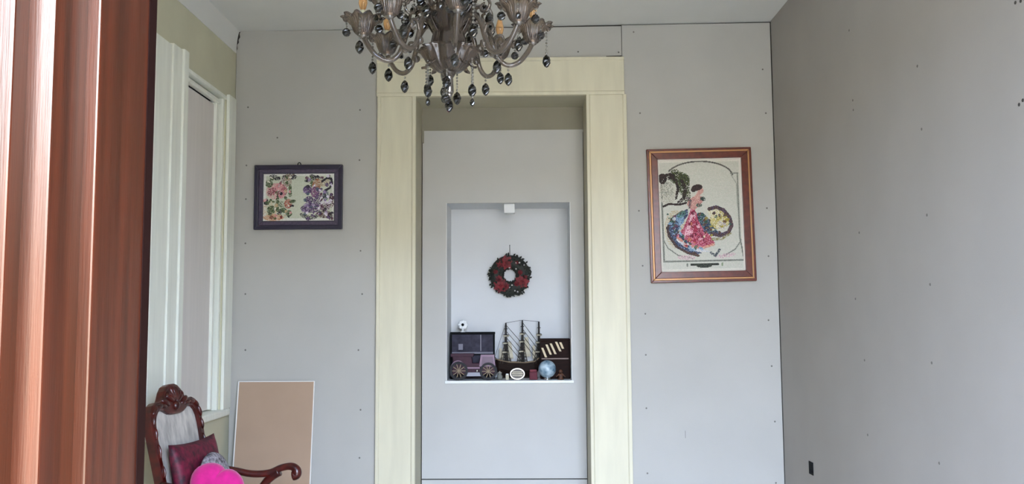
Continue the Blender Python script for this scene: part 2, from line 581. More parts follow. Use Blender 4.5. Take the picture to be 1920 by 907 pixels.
# ------------------------------------------------------------------ cross-stitch pictures
class Stitch:
    """a grid of coloured stitches, filled by small dabs"""

    def __init__(s, w, h, bg, rs):
        s.w, s.h = w, h
        s.a = np.zeros((h, w, 3))
        s.a[:] = bg
        s.r = np.random.RandomState(rs)
        s.yy, s.xx = np.mgrid[0:h, 0:w]
        s.U, s.V = (s.xx + .5) / w, (s.yy + .5) / h
        s.asp = w / h

    def put(s, mask, cols, p=1.0):
        cols = np.array([[int(c[i:i + 2], 16) for i in (0, 2, 4)] for c in cols], float)
        k = s.r.randint(0, len(cols), mask.shape)
        m = mask & (s.r.rand(*mask.shape) < p)
        s.a[m] = cols[k][m]

    def ell(s, u, v, ru, rv, cols, ang=0, p=1.0, inner=0):
        du, dv = (s.U - u) * s.asp, s.V - v
        c, n = math.cos(math.radians(ang)), math.sin(math.radians(ang))
        q = ((du * c + dv * n) / (ru * s.asp)) ** 2 + ((-du * n + dv * c) / rv) ** 2
        s.put((q <= 1) & (q >= inner), cols, p)

    def line(s, pts, wd, cols, p=1.0):
        m = np.zeros((s.h, s.w), bool)
        for (a, b), (c, d) in zip(pts[:-1], pts[1:]):
            ax, ay, bx, by = a * s.asp, b, c * s.asp, d
            L = max(1e-9, (bx - ax) ** 2 + (by - ay) ** 2)
            t = np.clip(((s.U * s.asp - ax) * (bx - ax) + (s.V - ay) * (by - ay)) / L, 0, 1)
            m |= ((s.U * s.asp - ax - t * (bx - ax)) ** 2 + (s.V - ay - t * (by - ay)) ** 2) < (wd / 2) ** 2
        s.put(m, cols, p)

    def poly(s, pts, cols, p=1.0):
        m = np.zeros((s.h, s.w), bool)
        n = len(pts)
        for i in range(n):
            (x1, y1), (x2, y2) = pts[i], pts[(i + 1) % n]
            if y1 == y2:
                continue
            c = ((s.V >= min(y1, y2)) & (s.V < max(y1, y2))) & (s.U < (s.V - y1) / (y2 - y1) * (x2 - x1) + x1)
            m ^= c
        s.put(m, cols, p)

    def build(s, name, wid, hei, parent, m, y):
        w, h = s.w, s.h
        vs = [((i / w - .5) * wid, y, (.5 - j / h) * hei) for j in range(h + 1) for i in range(w + 1)]
        fs = [(j * (w + 1) + i, (j + 1) * (w + 1) + i, (j + 1) * (w + 1) + i + 1, j * (w + 1) + i + 1) for j in range(h) for i in range(w)]
        o = MB().add(vs, fs).build(name, m, parent)
        at_ = o.data.color_attributes.new('stitches', 'FLOAT_COLOR', 'CORNER')
        c = np.clip(s.a / 255, 0, 1)
        c = np.where(c <= .04045, c / 12.92, ((c + .055) / 1.055) ** 2.4).reshape(-1, 3)
        c = np.repeat(np.concatenate([c, np.ones((len(c), 1))], 1), 4, axis=0)
        at_.data.foreach_set('color', c.astype(np.float32).ravel())
        return o


M_STITCH = mat('cross_stitch', 'ffffff', 0.75)
_n = M_STITCH.node_tree.nodes.new('ShaderNodeVertexColor')
_n.layer_name = 'stitches'
M_STITCH.node_tree.links.new(_n.outputs[0], M_STITCH.node_tree.nodes['Principled BSDF'].inputs['Base Color'])
M_PGLASS = thin_glass('picture_glass', 'ffffff', 0.03, 0.05, 'ffffff')


def sq(w_, h_):
    return [(-w_ / 2, -h_ / 2), (w_ / 2, -h_ / 2), (w_ / 2, h_ / 2), (-w_ / 2, h_ / 2)]


def frame_bars(name, w_, h_, t_, y0, y1_, m, parent):
    """four mitred bars"""
    o, i = sq(w_, h_), sq(w_ - 2 * t_, h_ - 2 * t_)
    for k in range(4):
        j = (k + 1) % 4
        MB().prism([o[k], o[j], i[j], i[k]], lambda u, v, d: (u, d, v), y0, y1_).build(name, m, parent, bevel=.003)


# left picture: pink and purple flowers
a, b = at(480, 311, YB), at(643, 430, YB)
W1, H1 = b.x - a.x, a.z - b.z
pic1 = empty('framed_picture', ((a.x + b.x) / 2, YB - .004, (a.z + b.z) / 2))
tag(pic1, 'small landscape cross-stitch of pink and purple flowers in dark purple frame', 'picture')
M_NAVY = mat('dark_purple_frame', '2b2739', 0.35, var=.1, scale=20)
M_MAT = mat('purple_mat', '584e60', 0.7, c2='443b4e', scale=60)
MB().box(-W1 / 2 + .004, W1 / 2 - .004, -.010, -.002, -H1 / 2 + .004, H1 / 2 - .004).build('backing', M_DARK, pic1)
frame_bars('frame_bar', W1, H1, .026, -.028, -.002, M_NAVY, pic1)
frame_bars('mat_strip', W1 - .05, H1 - .05, .030, -.016, -.010, M_MAT, pic1)
frame_bars('inner_lip', W1 - .098, H1 - .098, .004, -.018, -.012, M_NAVY, pic1)
S = Stitch(150, 98, (196, 200, 180), 3)
cu = lambda x, y: ((x - 258) / 742, (y - 215) / 495)


def dabs(S, cv, items):
    for it in items:
        (x, y, rx, ry, cols, ang, p) = it
        u, v = cv(x, y)
        u2, v2 = cv(x + rx, y + ry)
        S.ell(u, v, u2 - u, v2 - v, cols, ang, p)


PK, PD, GR, PU, PB, BK = ['d9a0a0', 'c9808a', 'e2b8b4', 'b86a74'], ['8a4a52', 'a05560', '6a3440'], ['3a4a32', '56643c', '2c3828', '74805a'], \
    ['5a4468', '4a3860', '7a6088', '3a2c4e'], ['8e78a0', 'b2a0bc', '6c5a84'], ['1e1a20', '2c2630', '38303a']
S.put(S.U >= 0, ['c4c8b4', 'c8ccba', 'bfc4b0', 'ccd0c0'])
S.put((S.U < .04) | (S.U > .965) | (S.V < .05) | (S.V > .94), ['dcdcd4', 'd2d2ca', 'e2e2dc'])
dabs(S, cu, [
    (330, 600, 70, 110, ['c8ae8c', 'b8a07c', 'd4c0a0'], 0, .35), (370, 670, 110, 34, ['c89a7c', 'b8866c', 'd6b090'], 0, .8),
    (400, 400, 110, 85, PK, 0, .62), (430, 370, 60, 55, PK, 20, .95), (350, 400, 50, 40, PD, -30, .6), (480, 380, 34, 70, PD, 10, .55), (440, 440, 40, 30, PK, 0, .9),
    (380, 255, 60, 26, BK, 15, .7), (520, 250, 70, 34, ['7a6a5c', '94806c', '4a3c38'], -20, .8), (575, 255, 34, 22, BK, -20, .8), (470, 260, 20, 50, BK, 20, .5),
    (510, 300, 44, 50, ['b8a898', 'a09084', '8c7c74'], -20, .7), (320, 320, 40, 40, GR, 30, .85), (540, 380, 16, 60, GR, 0, .7), (540, 430, 20, 30, GR, 0, .7),
    (410, 520, 18, 90, GR, 0, .8), (290, 520, 24, 24, BK, 0, .8), (345, 590, 44, 44, GR, 0, .85), (440, 560, 60, 60, GR, 0, .45), (520, 530, 40, 50, ['b06050', 'c47a64', '8c4a40'], 0, .8),
    (565, 505, 34, 18, GR, -10, .9), (560, 552, 24, 14, BK, 0, .8), (480, 600, 40, 24, GR, 20, .9), (530, 630, 34, 34, GR, 10, .9), (430, 620, 24, 30, BK, 0, .7),
    (450, 665, 14, 20, ['8c3a34', '6a2c2c'], 0, 1), (350, 668, 24, 20, ['7c5040', '93604c'], 0, .9),
    (790, 260, 54, 26, BK, 25, .8), (760, 300, 16, 60, GR, 0, .8), (820, 330, 50, 60, ['a06a48', 'c08a64', '7a4a38'], 20, .75), (900, 310, 60, 40, ['b4a68c', 'c8bca4', '94866c'], -25, .8),
    (720, 385, 46, 44, PU, 0, .95), (800, 410, 46, 60, ['7a4c70', '5e3a5c', '94688c'], 0, .85), (845, 450, 40, 30, PU, 0, .6),
    (740, 490, 44, 40, PU, 0, .85), (820, 510, 40, 44, PU, 0, .75), (760, 580, 110, 44, PU, 0, .8), (740, 545, 60, 24, PB, 0, .8), (700, 600, 40, 24, PB, 0, .6),
    (910, 440, 30, 60, ['3c4858', '5a6878', '2c3440'], 0, .75), (970, 470, 24, 50, ['3a2430', '502c3c'], 0, .85), (960, 540, 34, 34, ['3a2430', '6a3c4c'], 0, .7),
    (900, 560, 60, 44, ['4c2c3c', '6c4458', 'b0a0b4'], 0, .75), (900, 640, 70, 40, ['4c2830', '3a2028', '6c4048'], 0, .75), (960, 660, 24, 40, BK, 0, .7),
    (700, 660, 60, 24, BK, 25, .65), (780, 670, 60, 24, BK, -15, .6), (850, 630, 20, 20, BK, 0, .9), (870, 500, 24, 40, ['e6e0ea', 'cfc4d6'], 0, .6), (930, 520, 44, 16, ['e6e0ea', 'd6ccdc'], 0, .7)])
S.line([cu(870, 300), cu(920, 265), cu(965, 270), cu(975, 320), cu(950, 370), cu(900, 395)], .045, BK)
S.line([cu(900, 400), cu(905, 450), cu(860, 500)], .03, BK, .8)
S.line([cu(480, 260), cu(440, 300), cu(420, 350)], .03, ['6a5a5c', 'dcd0cc'], .8)
for q_ in range(95):
    left_ = S.r.rand() < .45
    x_, y_ = (S.r.uniform(275, 560), S.r.uniform(235, 690)) if left_ else (S.r.uniform(680, 985), S.r.uniform(235, 690))
    pal = [PK, PD, GR, BK, ['c8ae8c', 'b8a07c'], GR, ['e2dcd0', 'd8d4c4']] if left_ else [PU, PB, BK, ['4c2c3c', '6c4458'], ['e6e0ea', 'cfc4d6'], PU, ['3c4858', '5a6878']]
    dabs(S, cu, [(x_, y_, S.r.uniform(8, 24), S.r.uniform(8, 20), pal[S.r.randint(len(pal))], S.r.uniform(-60, 60), .9)])
S.build('stitched_canvas', W1 - .105, H1 - .105, pic1, M_STITCH, -.0115)
MB().tube(smooth_path([(-.012, -.006, H1 / 2 - .004), (-.006, -.008, H1 / 2 + .014), (.006, -.008, H1 / 2 + .014), (.012, -.006, H1 / 2 - .004)], 4), .0028, 6).build('hanger', M_BLACK, pic1)

# right picture: lady in a sweeping gown
W2, H2 = .648, .832
pic2 = empty('framed_picture', (1.0895, YB - .004, 2.0765))
pic2.rotation_euler = (0, math.radians(-.9), 0)
tag(pic2, 'large upright cross-stitch of a lady in a red gown, red-brown wooden frame', 'picture')
M_FR = mat('red_brown_frame_wood', '6e2e1c', 0.3, c2='4e1e14', scale=10, stretch=(3, 3, 3), coat=.4)
M_GILT = mat('gilt_lip', 'b98a5c', 0.35, metal=.3)
MB().box(-W2 / 2 + .006, W2 / 2 - .006, -.010, -.002, -H2 / 2 + .006, H2 / 2 - .006).build('backing', M_DARK, pic2)
frame_bars('outer_bar', W2, H2, .016, -.026, -.002, M_FR, pic2)
frame_bars('gilt_bar', W2 - .028, H2 - .028, .013, -.032, -.002, M_GILT, pic2)
frame_bars('frame_bar', W2 - .05, H2 - .05, .040, -.036, -.002, M_FR, pic2)
CW, CH = W2 - .128, H2 - .128
frame_bars('white_lip', CW + .006, CH + .006, .012, -.017, -.010, mat('white_mount', 'dcd6cc', .7), pic2)
S = Stitch(150, 206, (196, 196, 184), 5)
c2 = lambda x, y: ((x - 35) / 590, (y - 35) / 845)
S.put(S.U >= 0, ['c8c6ba', 'c2c0b4', 'cdcbc0', 'bfc2b4'])
S.put((S.U < .03) | (S.U > .97) | (S.V < .03) | (S.V > .975), ['dcd8cc', 'd4cfc4'])
GY = ['6a6c64', '7c7e74', '8a8c82']
arc = [(330 + 235 * math.cos(t), 175 - 120 * math.sin(t)) for t in np.linspace(.12, PI - .45, 24)]
S.line([c2(*q_) for q_ in arc], .013, ['4c4a46', '6a665e'])
S.line([c2(598, 150), c2(598, 640), c2(620, 800), c2(60, 800), c2(60, 150)], .013, GY)
S.line([c2(552, 160), c2(590, 230), c2(592, 640)], .008, ['a4a69a', '94968a'])
S.line([c2(62, 640), c2(90, 700), c2(160, 755), c2(260, 780)], .010, GY)
S.line([c2(600, 660), c2(560, 720), c2(470, 770)], .010, GY)
S.line([c2(552, 150), c2(600, 150)], .012, GY)
TG = ['2c3420', '46502c', '5c6638', '1c2016', '3a3a28']
TR = ['2a1c1a', '3c2a24', '1c1412']
dabs(S, c2, [(100, 290, 60, 90, ['b8b4a4', 'a4a08e', 'cfcbbf'], 0, .6), (105, 260, 40, 60, GY, 0, .3), (190, 180, 75, 50, TG, 10, .85), (215, 230, 45, 80, TG, 0, .8), (235, 310, 30, 50, TG, 0, .6),
                (70, 180, 30, 40, TR, 0, .95), (110, 165, 50, 25, TR, -10, .8), (160, 130, 30, 22, TG, 0, .6)])
S.line([c2(50, 160), c2(120, 150), c2(165, 200), c2(175, 260), c2(160, 330)], .022, TR, .9)
S.line([c2(205, 200), c2(230, 260), c2(215, 330), c2(180, 360)], .03, TR, .9)
S.line([c2(70, 388), c2(110, 370), c2(180, 378), c2(230, 365)], .018, TR)
NV = ['26304a', '38456a', '1e2434', '5a6c8c', '2c4048']
BR = ['3a2a30', '503a3c', '2a2028', '6a5240']
S.ell(*c2(150, 560), .13, .17, ['b8a884', 'cabda0', 'a08c70'], 0, .5)
S.poly([c2(*q_) for q_ in [(240, 410), (170, 440), (120, 490), (90, 560), (110, 640), (170, 700), (260, 750), (330, 745), (250, 690), (190, 640), (160, 590), (190, 520), (240, 460)]], NV + ['8aa0b8', '4a4260'])
S.line([c2(*q_) for q_ in [(200, 430), (130, 480), (92, 550), (100, 610), (150, 690), (230, 740), (300, 760)]], .022, BR)
S.poly([c2(*q_) for q_ in [(150, 640), (200, 690), (290, 730), (390, 735), (330, 715), (220, 680), (160, 620)]], ['dcd8d4', 'c8c8cc', 'b0b8c4'])
S.ell(*c2(180, 490), .055, .05, ['7a96b4', '94aec4', '5a7a9c'], 0, .9)
S.ell(*c2(195, 450), .06, .025, ['3c6a5c', '2c4a4c', '6a9484'], -30, .8)
RD = ['9a2c48', 'b84a64', '7a1e38', 'c8708a', 'd49aa8', 'a03a40']
S.poly([c2(*q_) for q_ in [(262, 410), (285, 410), (310, 470), (340, 540), (390, 620), (420, 665), (390, 690), (320, 705), (240, 690), (170, 640), (150, 610), (200, 560), (235, 480)]], RD)
S.line([c2(270, 430), c2(250, 520), c2(200, 640)], .016, ['d8a4b4', 'e4c0c8'], .8)
S.line([c2(280, 430), c2(300, 540), c2(350, 660)], .016, ['7a1e38', '5c1830'], .8)
S.ell(*c2(240, 585), .05, .03, ['e0a8b4', 'c86c88', 'f0d0d4'], 0, .8)
S.line([c2(160, 625), c2(240, 685), c2(330, 705), c2(410, 680)], .022, ['c88a7c', 'b86a5c', 'd8a890'], .9)
S.poly([c2(*q_) for q_ in [(300, 440), (345, 440), (400, 510), (440, 580), (480, 600), (450, 625), (390, 610), (340, 560), (310, 500)]], NV + ['3a5a4c', '8a9c9c'])
S.ell(*c2(460, 500), .115, .085, ['c8b868', 'd8cc94', 'a8983c', 'e0dab8', '8c7c38'], 0, .9)
S.ell(*c2(420, 440), .07, .05, ['cfc8a8', 'ded8c0', 'b8ac7c'], 0, .8)
S.ell(*c2(470, 540), .06, .04, ['dcd8cc', 'c8c4b4', '9c8c98'], 0, .7)
S.line([c2(*q_) for q_ in [(390, 415), (440, 402), (490, 425), (530, 480), (543, 540), (520, 590), (460, 615), (400, 600)]], .032, BR + ['5a4a6a'])
S.line([c2(*q_) for q_ in [(400, 640), (470, 640), (530, 600)]], .022, ['8c8454', 'a49c6c', '6c6848'], .7)
for q_ in range(120):
    t_ = S.r.uniform(0, 1)
    if q_ < 50:                              # sweeping train on the left
        x_, y_ = 95 + 170 * t_ ** 2 + S.r.uniform(0, 60), 470 + 260 * t_ + S.r.uniform(-30, 30)
        pal = [NV, BR, ['6a8aa8', '8aa8c0'], ['2c4a44', '4a6a58'], ['d0ccc8', 'b8bcc4'], ['6a4a5c', '54344a']]
    elif q_ < 85:                            # dark sash and train on the right
        x_, y_ = S.r.uniform(320, 540), S.r.uniform(440, 620)
        pal = [NV, BR, ['8c7c38', 'a8983c'], ['dcd4ac', 'cfc8a8'], ['5a3c2c', '6a4c34'], ['3a5a4c', '2c4a3c']]
    else:                                    # folds of the gown
        x_ = 270 + S.r.uniform(-110, 130) * t_
        y_ = 430 + 260 * t_
        pal = [['5c1830', '7a1e38'], ['d49aa8', 'e0b4bc'], ['a8304c', '8c2440'], ['c87c5c', 'b86a4c']]
    u_, v_ = c2(x_, y_)
    S.ell(u_, v_, S.r.uniform(.012, .03), S.r.uniform(.006, .016), pal[S.r.randint(len(pal))], S.r.uniform(-70, 70), .9)
SKN = ['c89a8c', 'b8847c', 'd4aca0']
S.poly([c2(*q_) for q_ in [(250, 340), (300, 310), (340, 320), (345, 360), (310, 400), (290, 420), (255, 410), (235, 380)]], SKN + ['a4686c'])
S.line([c2(240, 330), c2(262, 350), c2(250, 400)], .02, ['6a5a5c', '4c4046'], .8)
S.line([c2(328, 285), c2(305, 325)], .035, SKN)
S.ell(*c2(348, 338), .032, .02, ['2c3a34', '46544a', '1e2420'], 20, .9)
S.ell(*c2(320, 385), .035, .018, ['3c4a44', '5a6a60'], 0, .9)
S.ell(*c2(335, 275), .035, .03, SKN)
S.ell(*c2(310, 252), .065, .028, ['2c1e1c', '4a3430', '1c1414'], -10)
S.ell(*c2(285, 268), .03, .022, ['2c1e1c', '3c2a26'])
PKF = ['c8a0ac', 'd8b8bc', 'b08494', 'ccc4bc']
S.ell(*c2(220, 775), .11, .022, PKF, 5, .6)
S.ell(*c2(490, 765), .12, .02, PKF, -8, .6)
S.line([c2(390, 740), c2(420, 765), c2(450, 720)], .02, ['3a4048', '545c60'], .9)
DG = ['2c3028', '444a3c', '1c1e1a']
S.line([c2(250, 826), c2(435, 826)], .02, DG)
S.ell(*c2(340, 838), .09, .016, DG)
S.ell(*c2(222, 828), .012, .016, GY)
S.ell(*c2(466, 828), .012, .016, ['7c8a6c', '8a9a7c'])
S.build('stitched_canvas', CW, CH, pic2, M_STITCH, -.0115)

# ------------------------------------------------------------------ plasterboard offcut leaning on the wall
sb = empty('plasterboard_sheet', (-1.532, 5.32, 0))
tag(sb, 'tan plasterboard offcut leaning on the grey wall behind the armchair', 'board')
M_TAN = mat('tan_board_face', 'aa907a', 0.85, var=.04, scale=5)
M_EDGE = mat('white_board_edge', 'dedcd8', 0.8)
top = at(520, 714, YB - .02)
sh_ = top.z
ln = math.atan2(YB - .016 - 5.3325, sh_)
L = sh_ / math.cos(ln)
hw = .236
rot = Matrix.Rotation(-ln, 3, 'X')


def tilt(u, v, d):
    q_ = rot @ Vector((u, d, v))
    return (q_.x, q_.y, q_.z)


bo = MB()
bo.prism([(-hw + .006, 0), (hw - .002, 0), (hw - .006, L - .005), (-hw + .008, L - .005)], tilt, -.0005, .006).build('tan_face', M_TAN, sb)
bo = MB()
bo.prism([(-hw, 0), (hw + .004, 0), (hw, L), (-hw, L)], tilt, 0, .0125)
bo.build('core_edge', M_EDGE, sb)

# ------------------------------------------------------------------ things in the niche
NF = NZ0                                     # niche floor height


def X(px, Y):
    return at(px, 690, Y).x


def Z(py, Y):
    return at(955, py, Y).z


# small square lamp under the niche top
Yn = 5.86
lx = X(957, Yn)
t = empty('niche_lamp', (lx, Yn, NZ1))
tag(t, 'small square white lamp fixed under the top of the niche', 'lamp')
MB().box(-.036, .036, -.036, .036, -.062, 0).build('housing', M_WHITE, t, bevel=.004)
MB().lathe([(.026, -.0625), (.026, -.065), (.001, -.066)], seg=16).build('lens', mat('frosted_lens', 'eef0ee', .3), t)

# slate box standing at the left
Yb = 5.94
x0, x1 = X(844, Yb), X(928, Yb)
zt = Z(622, Yb)
t = empty('storage_box', ((x0 + x1) / 2, Yb + .06, NF))
tag(t, 'slate grey box with black edges at left in the niche, behind the model car', 'box')
M_SLATE = mat('slate_paint', '454350', .8, c2='302f3a', scale=25, spec=.2)
M_SLATE_L = mat('slate_band', '7c7a86', .7)
hw_, hh = (x1 - x0) / 2, zt - NF
MB().box(-hw_ + .004, hw_ - .004, -.055, .02, 0, hh - .004).build('body', M_SLATE, t)
fb = MB()
fb.box(-hw_, hw_, -.06, .024, hh - .016, hh)
fb.box(hw_ - .012, hw_, -.06, -.05, 0, hh - .016)
fb.box(-hw_, -hw_ + .012, -.06, -.05, 0, hh - .016)
fb.build('edge_frame', M_BLACK, t, bevel=.002)
zb = Z(661, Yb) - NF
MB().box(-hw_ + .012, hw_ - .012, -.059, -.05, zb - .006, zb + .006).build('pale_band', M_SLATE_L, t)
MB().box(-hw_ + .012, hw_ - .012, -.059, -.05, zb - .016, zb - .007).build('dark_band', M_BLACK, t)
for xx in (-.055, .0, .055):
    MB().box(xx - .003, xx + .003, -.058, -.05, zb + .012, hh - .018).build('rib', M_SLATE_L if xx > .05 else M_SLATE, t)
MB().box(-hw_ + .055, -hw_ + .085, -.0585, -.05, zb + .02, zb + .06).build('label_patch', M_SLATE_L, t, bevel=.002)

# round white ornament on the box
Yo = 5.965
ox, oz = X(868, Yo), Z(608, Yo)
t = empty('round_ornament', (ox, Yo, zt))
tag(t, 'small round white ornament with dark centre on top of the slate box', 'ornament')
rr = oz - zt
ob = MB()
for k in range(8):
    a_ = 2 * PI * k / 8
    ob.ball((.021 * math.cos(a_), 0, rr + .021 * math.sin(a_)), .0125, 10, 6, sy=.6)
ob.ball((0, .004, rr), .022, 12, 8, sy=.5)
ob.build('white_petals', M_WHITE, t, smooth=True)
MB().ball((0, -.012, rr), .0095, 12, 8, sy=.6).build('dark_centre', M_BLACK, t, smooth=True)
MB().lathe([(.017, 0), (.017, .004), (.006, .008), (.005, max(.012, rr - .025))], seg=14).build('foot', M_WHITE, t, smooth=True)

# vintage model car in front of the box
Yc = 5.852
x0 = X(845, Yc)
sc_ = lambda px, py: (X(px, Yc) - x0, Z(py, Yc) - NF)
car = empty('model_car', (x0, Yc, NF))
tag(car, 'maroon vintage model car with spoked wheels in front of the slate box', 'model car')
M_MAR = mat('maroon_enamel', '3a1c2a', .6, var=.2, scale=30, spec=.3)
M_MARL = mat('mauve_trim', '85697c', .5)
M_TYRE = mat('black_rubber', '16151a', .7)
M_SPOKE = mat('tan_spokes', '9a8a72', .5)
M_STEEL = mat('dull_steel', '6e7078', .4, metal=.6)
fl2 = lambda u, v, d: (u, d, v)
MB().prism([sc_(849, 700), sc_(930, 700), sc_(930, 684), sc_(926, 666), sc_(902, 666), sc_(898, 680), sc_(886, 680), sc_(884, 664), sc_(850, 664)][::-1], fl2, -.03, .03).build('body', M_MAR, car, bevel=.003)
MB().prism([sc_(846, 668), sc_(888, 668), sc_(889, 662), sc_(846, 662)][::-1], fl2, -.034, .034).build('hood_top', M_MAR, car, bevel=.002)
o_, i_ = [sc_(899, 686), sc_(929, 686), sc_(927, 664), sc_(902, 664)], [sc_(903, 683), sc_(926, 683), sc_(924, 668), sc_(905, 668)]
MB().ring(o_, i_, fl2, -.035, -.029).build('cab_window_frame', M_MARL, car)
MB().prism(i_[::-1], fl2, -.0325, -.029).build('cab_window', mat('mauve_pane', '5e4458', .4), car)
MB().prism([sc_(872, 690), sc_(900, 690), sc_(900, 687), sc_(872, 687)][::-1], fl2, -.042, -.028).build('running_board', M_MARL, car)
MB().prism([sc_(874, 704), sc_(902, 704), sc_(902, 697), sc_(874, 697)][::-1], fl2, -.036, .02).build('chassis', M_STEEL, car)
for (px_, py_, yy) in ((861, 694, -.036), (861, 694, .036), (916, 695, -.036), (916, 695, .036)):
    cx_, cz_ = sc_(px_, py_)
    R_ = cz_ if px_ < 900 else cz_
    wbld = MB()
    n_ = 20
    loopo = [(cx_ + R_ * math.cos(2 * PI * k / n_), cz_ + R_ * math.sin(2 * PI * k / n_)) for k in range(n_)]
    loopi = [(cx_ + .74 * R_ * math.cos(2 * PI * k / n_), cz_ + .74 * R_ * math.sin(2 * PI * k / n_)) for k in range(n_)]
    wh = wbld.ring(loopo, loopi, fl2, yy - .007, yy + .007).build('wheel', M_TYRE, car)
    spk = MB()
    for k in range(10):
        a_ = 2 * PI * k / 10
        spk.tube([(cx_, yy, cz_), (cx_ + .76 * R_ * math.cos(a_), yy, cz_ + .76 * R_ * math.sin(a_))], .0025, 5)
    spk.ball((cx_, yy, cz_), .008, 8, 6)
    spk.build('spokes', M_SPOKE, wh)
MB().tube(smooth_path([(*[q_ for q_ in (sc_(845, 690)[0], -.036)], sc_(845, 690)[1]), (sc_(852, 678)[0], -.036, sc_(852, 678)[1]), (sc_(864, 676)[0], -.036, sc_(864, 676)[1]), (sc_(876, 688)[0], -.036, sc_(876, 688)[1])], 4), .004, 6).build('mudguard', M_MARL, car)
MB().ball((sc_(895, 694)[0], -.036, sc_(895, 694)[1]), .009, 10, 6).build('head_lamp', mat('chrome', 'd8dade', .12, metal=1), car, smooth=True)

# three-masted model ship
Ys = 6.045
x0 = X(970, Ys)
ss = lambda px, py: (X(px, Ys) - x0, Z(py, Ys) - NF)
ship = empty('model_ship', (x0, Ys, NF))
tag(ship, 'three-masted model sailing ship with dark rigging and brown hull in the niche', 'model ship')
M_HULL = mat('brown_hull', '2c1d15', .7, spec=.2, c2='1a110d', scale=30, stretch=(1, 1, 6))
M_SPAR = mat('dark_spar', '1f1a18', .6)
M_SAIL = mat('old_sailcloth', 'c2baa4', .8, var=.1, scale=30)
M_ROPE = mat('dark_rope', '3a352f', .8)
hb = MB()
secs = [(929, 673, 690, .006), (935, 675, 701, .03), (955, 679, 706, .042), (985, 680, 706, .045), (1002, 678, 704, .038), (1011, 672, 692, .02)]
vs = []
for (px_, pt, pbm, wd) in secs:
    a_, zt_ = ss(px_, pt)
    _, zb_ = ss(px_, pbm)
    vs += [(a_, -wd, zt_), (a_, -wd * .8, (zt_ * .45 + zb_ * .55)), (a_, 0, zb_), (a_, wd * .8, (zt_ * .45 + zb_ * .55)), (a_, wd, zt_)]
fs = [(i * 5 + j, i * 5 + j + 1, i * 5 + j + 6, i * 5 + j + 5) for i in range(len(secs) - 1) for j in range(4)]
fs += [(i * 5 + 4, i * 5, i * 5 + 5, i * 5 + 9) for i in range(len(secs) - 1)] + [(0, 4, 3, 2, 1), (25, 26, 27, 28, 29)]
hb.add(vs, fs)
hb.build('hull', M_HULL, ship)
rail = MB()
for sgn in (-1, 1):
    rail.tube([(ss(p_, q_)[0], sgn * wd, ss(p_, q_)[1] + .003) for (p_, q_, _, wd) in secs], .0035, 5)
rail.build('rail', mat('pale_rail', '8d7a62', .5), ship)
st = MB()
for p_ in (950, 994):
    st.box(ss(p_, 700)[0] - .008, ss(p_, 700)[0] + .008, -.03, .03, 0, ss(p_, 700)[1])
st.box(ss(940, 700)[0], ss(1006, 700)[0], -.035, .035, 0, .008)
st.build('stand', M_HULL, ship)
MB().tube([(ss(932, 674)[0], 0, ss(932, 674)[1]), (ss(926, 667)[0], 0, ss(926, 667)[1])], [.004, .002], 6).build('bowsprit', M_SPAR, ship)
masts = [(949, 605), (980, 600), (1011, 603)]
zdeck = ss(970, 681)[1]
for k, (p_, q_) in enumerate(masts):
    mx_, mz_ = ss(p_, q_)
    ma = MB().tube([(mx_, 0, zdeck - .01), (mx_, 0, zdeck + (mz_ - zdeck) * .5), (mx_, 0, mz_)], [.010, .0085, .005], 8).build('mast', M_SPAR, ship)
    for fz, hl in ((.30, .040), (.52, .034), (.70, .027), (.85, .018)):
        zz = zdeck + (mz_ - zdeck) * fz
        MB().tube([(mx_ - hl * .65, -hl, zz), (mx_, -.008, zz + .002), (mx_ + hl * .65, hl, zz)], [.002, .0036, .002], 6).build('yard', M_SPAR, ma)
        if fz < .8:
            sl = MB().tube([(mx_ - hl * .6, -hl * .95, zz - .006), (mx_, -.010, zz - .007), (mx_ + hl * .6, hl * .95, zz - .006)], .0055, 6)
            sl.build('furled_sail', M_SAIL, ma, smooth=True)
    sh2 = MB()
    for sgn in (-1, 1):
        legs = [((mx_ + dx_, sgn * .038, zdeck), (mx_, 0, zdeck + (mz_ - zdeck) * .62)) for dx_ in (-.040, -.022, .014, .034)]
        for p0_, p1_ in legs:
            sh2.tube([p0_, p1_], .0019, 4)
        for tq in (.12, .24, .36, .48, .60, .72):
            a0, b0 = legs[0]
            a1, b1 = legs[3]
            sh2.tube([tuple(a0[i] + (b0[i] - a0[i]) * tq for i in range(3)), tuple(a1[i] + (b1[i] - a1[i]) * tq for i in range(3))], .0016, 4)
    sh2.build('shrouds', M_ROPE, ma)
stay = MB()
pts_m = [(ss(928, 668)[0], 0, ss(928, 668)[1])] + [(ss(p_, q_)[0], 0, ss(p_, q_)[1]) for p_, q_ in masts] + [(ss(1013, 676)[0], 0, ss(1013, 676)[1])]
for a_, b_ in zip(pts_m[:-1], pts_m[1:]):
    stay.tube([a_, b_], .0012, 4)
for i in (0, 1):
    for fz in (.27, .4, .55, .7):
        a_, b_ = pts_m[i + 1], pts_m[i + 2]
        stay.tube([(a_[0], 0, zdeck + (a_[2] - zdeck) * (fz + .25)), (b_[0], 0, zdeck + (b_[2] - zdeck) * (fz - .25))], .0018, 4)
stay.build('stays', M_ROPE, ship)
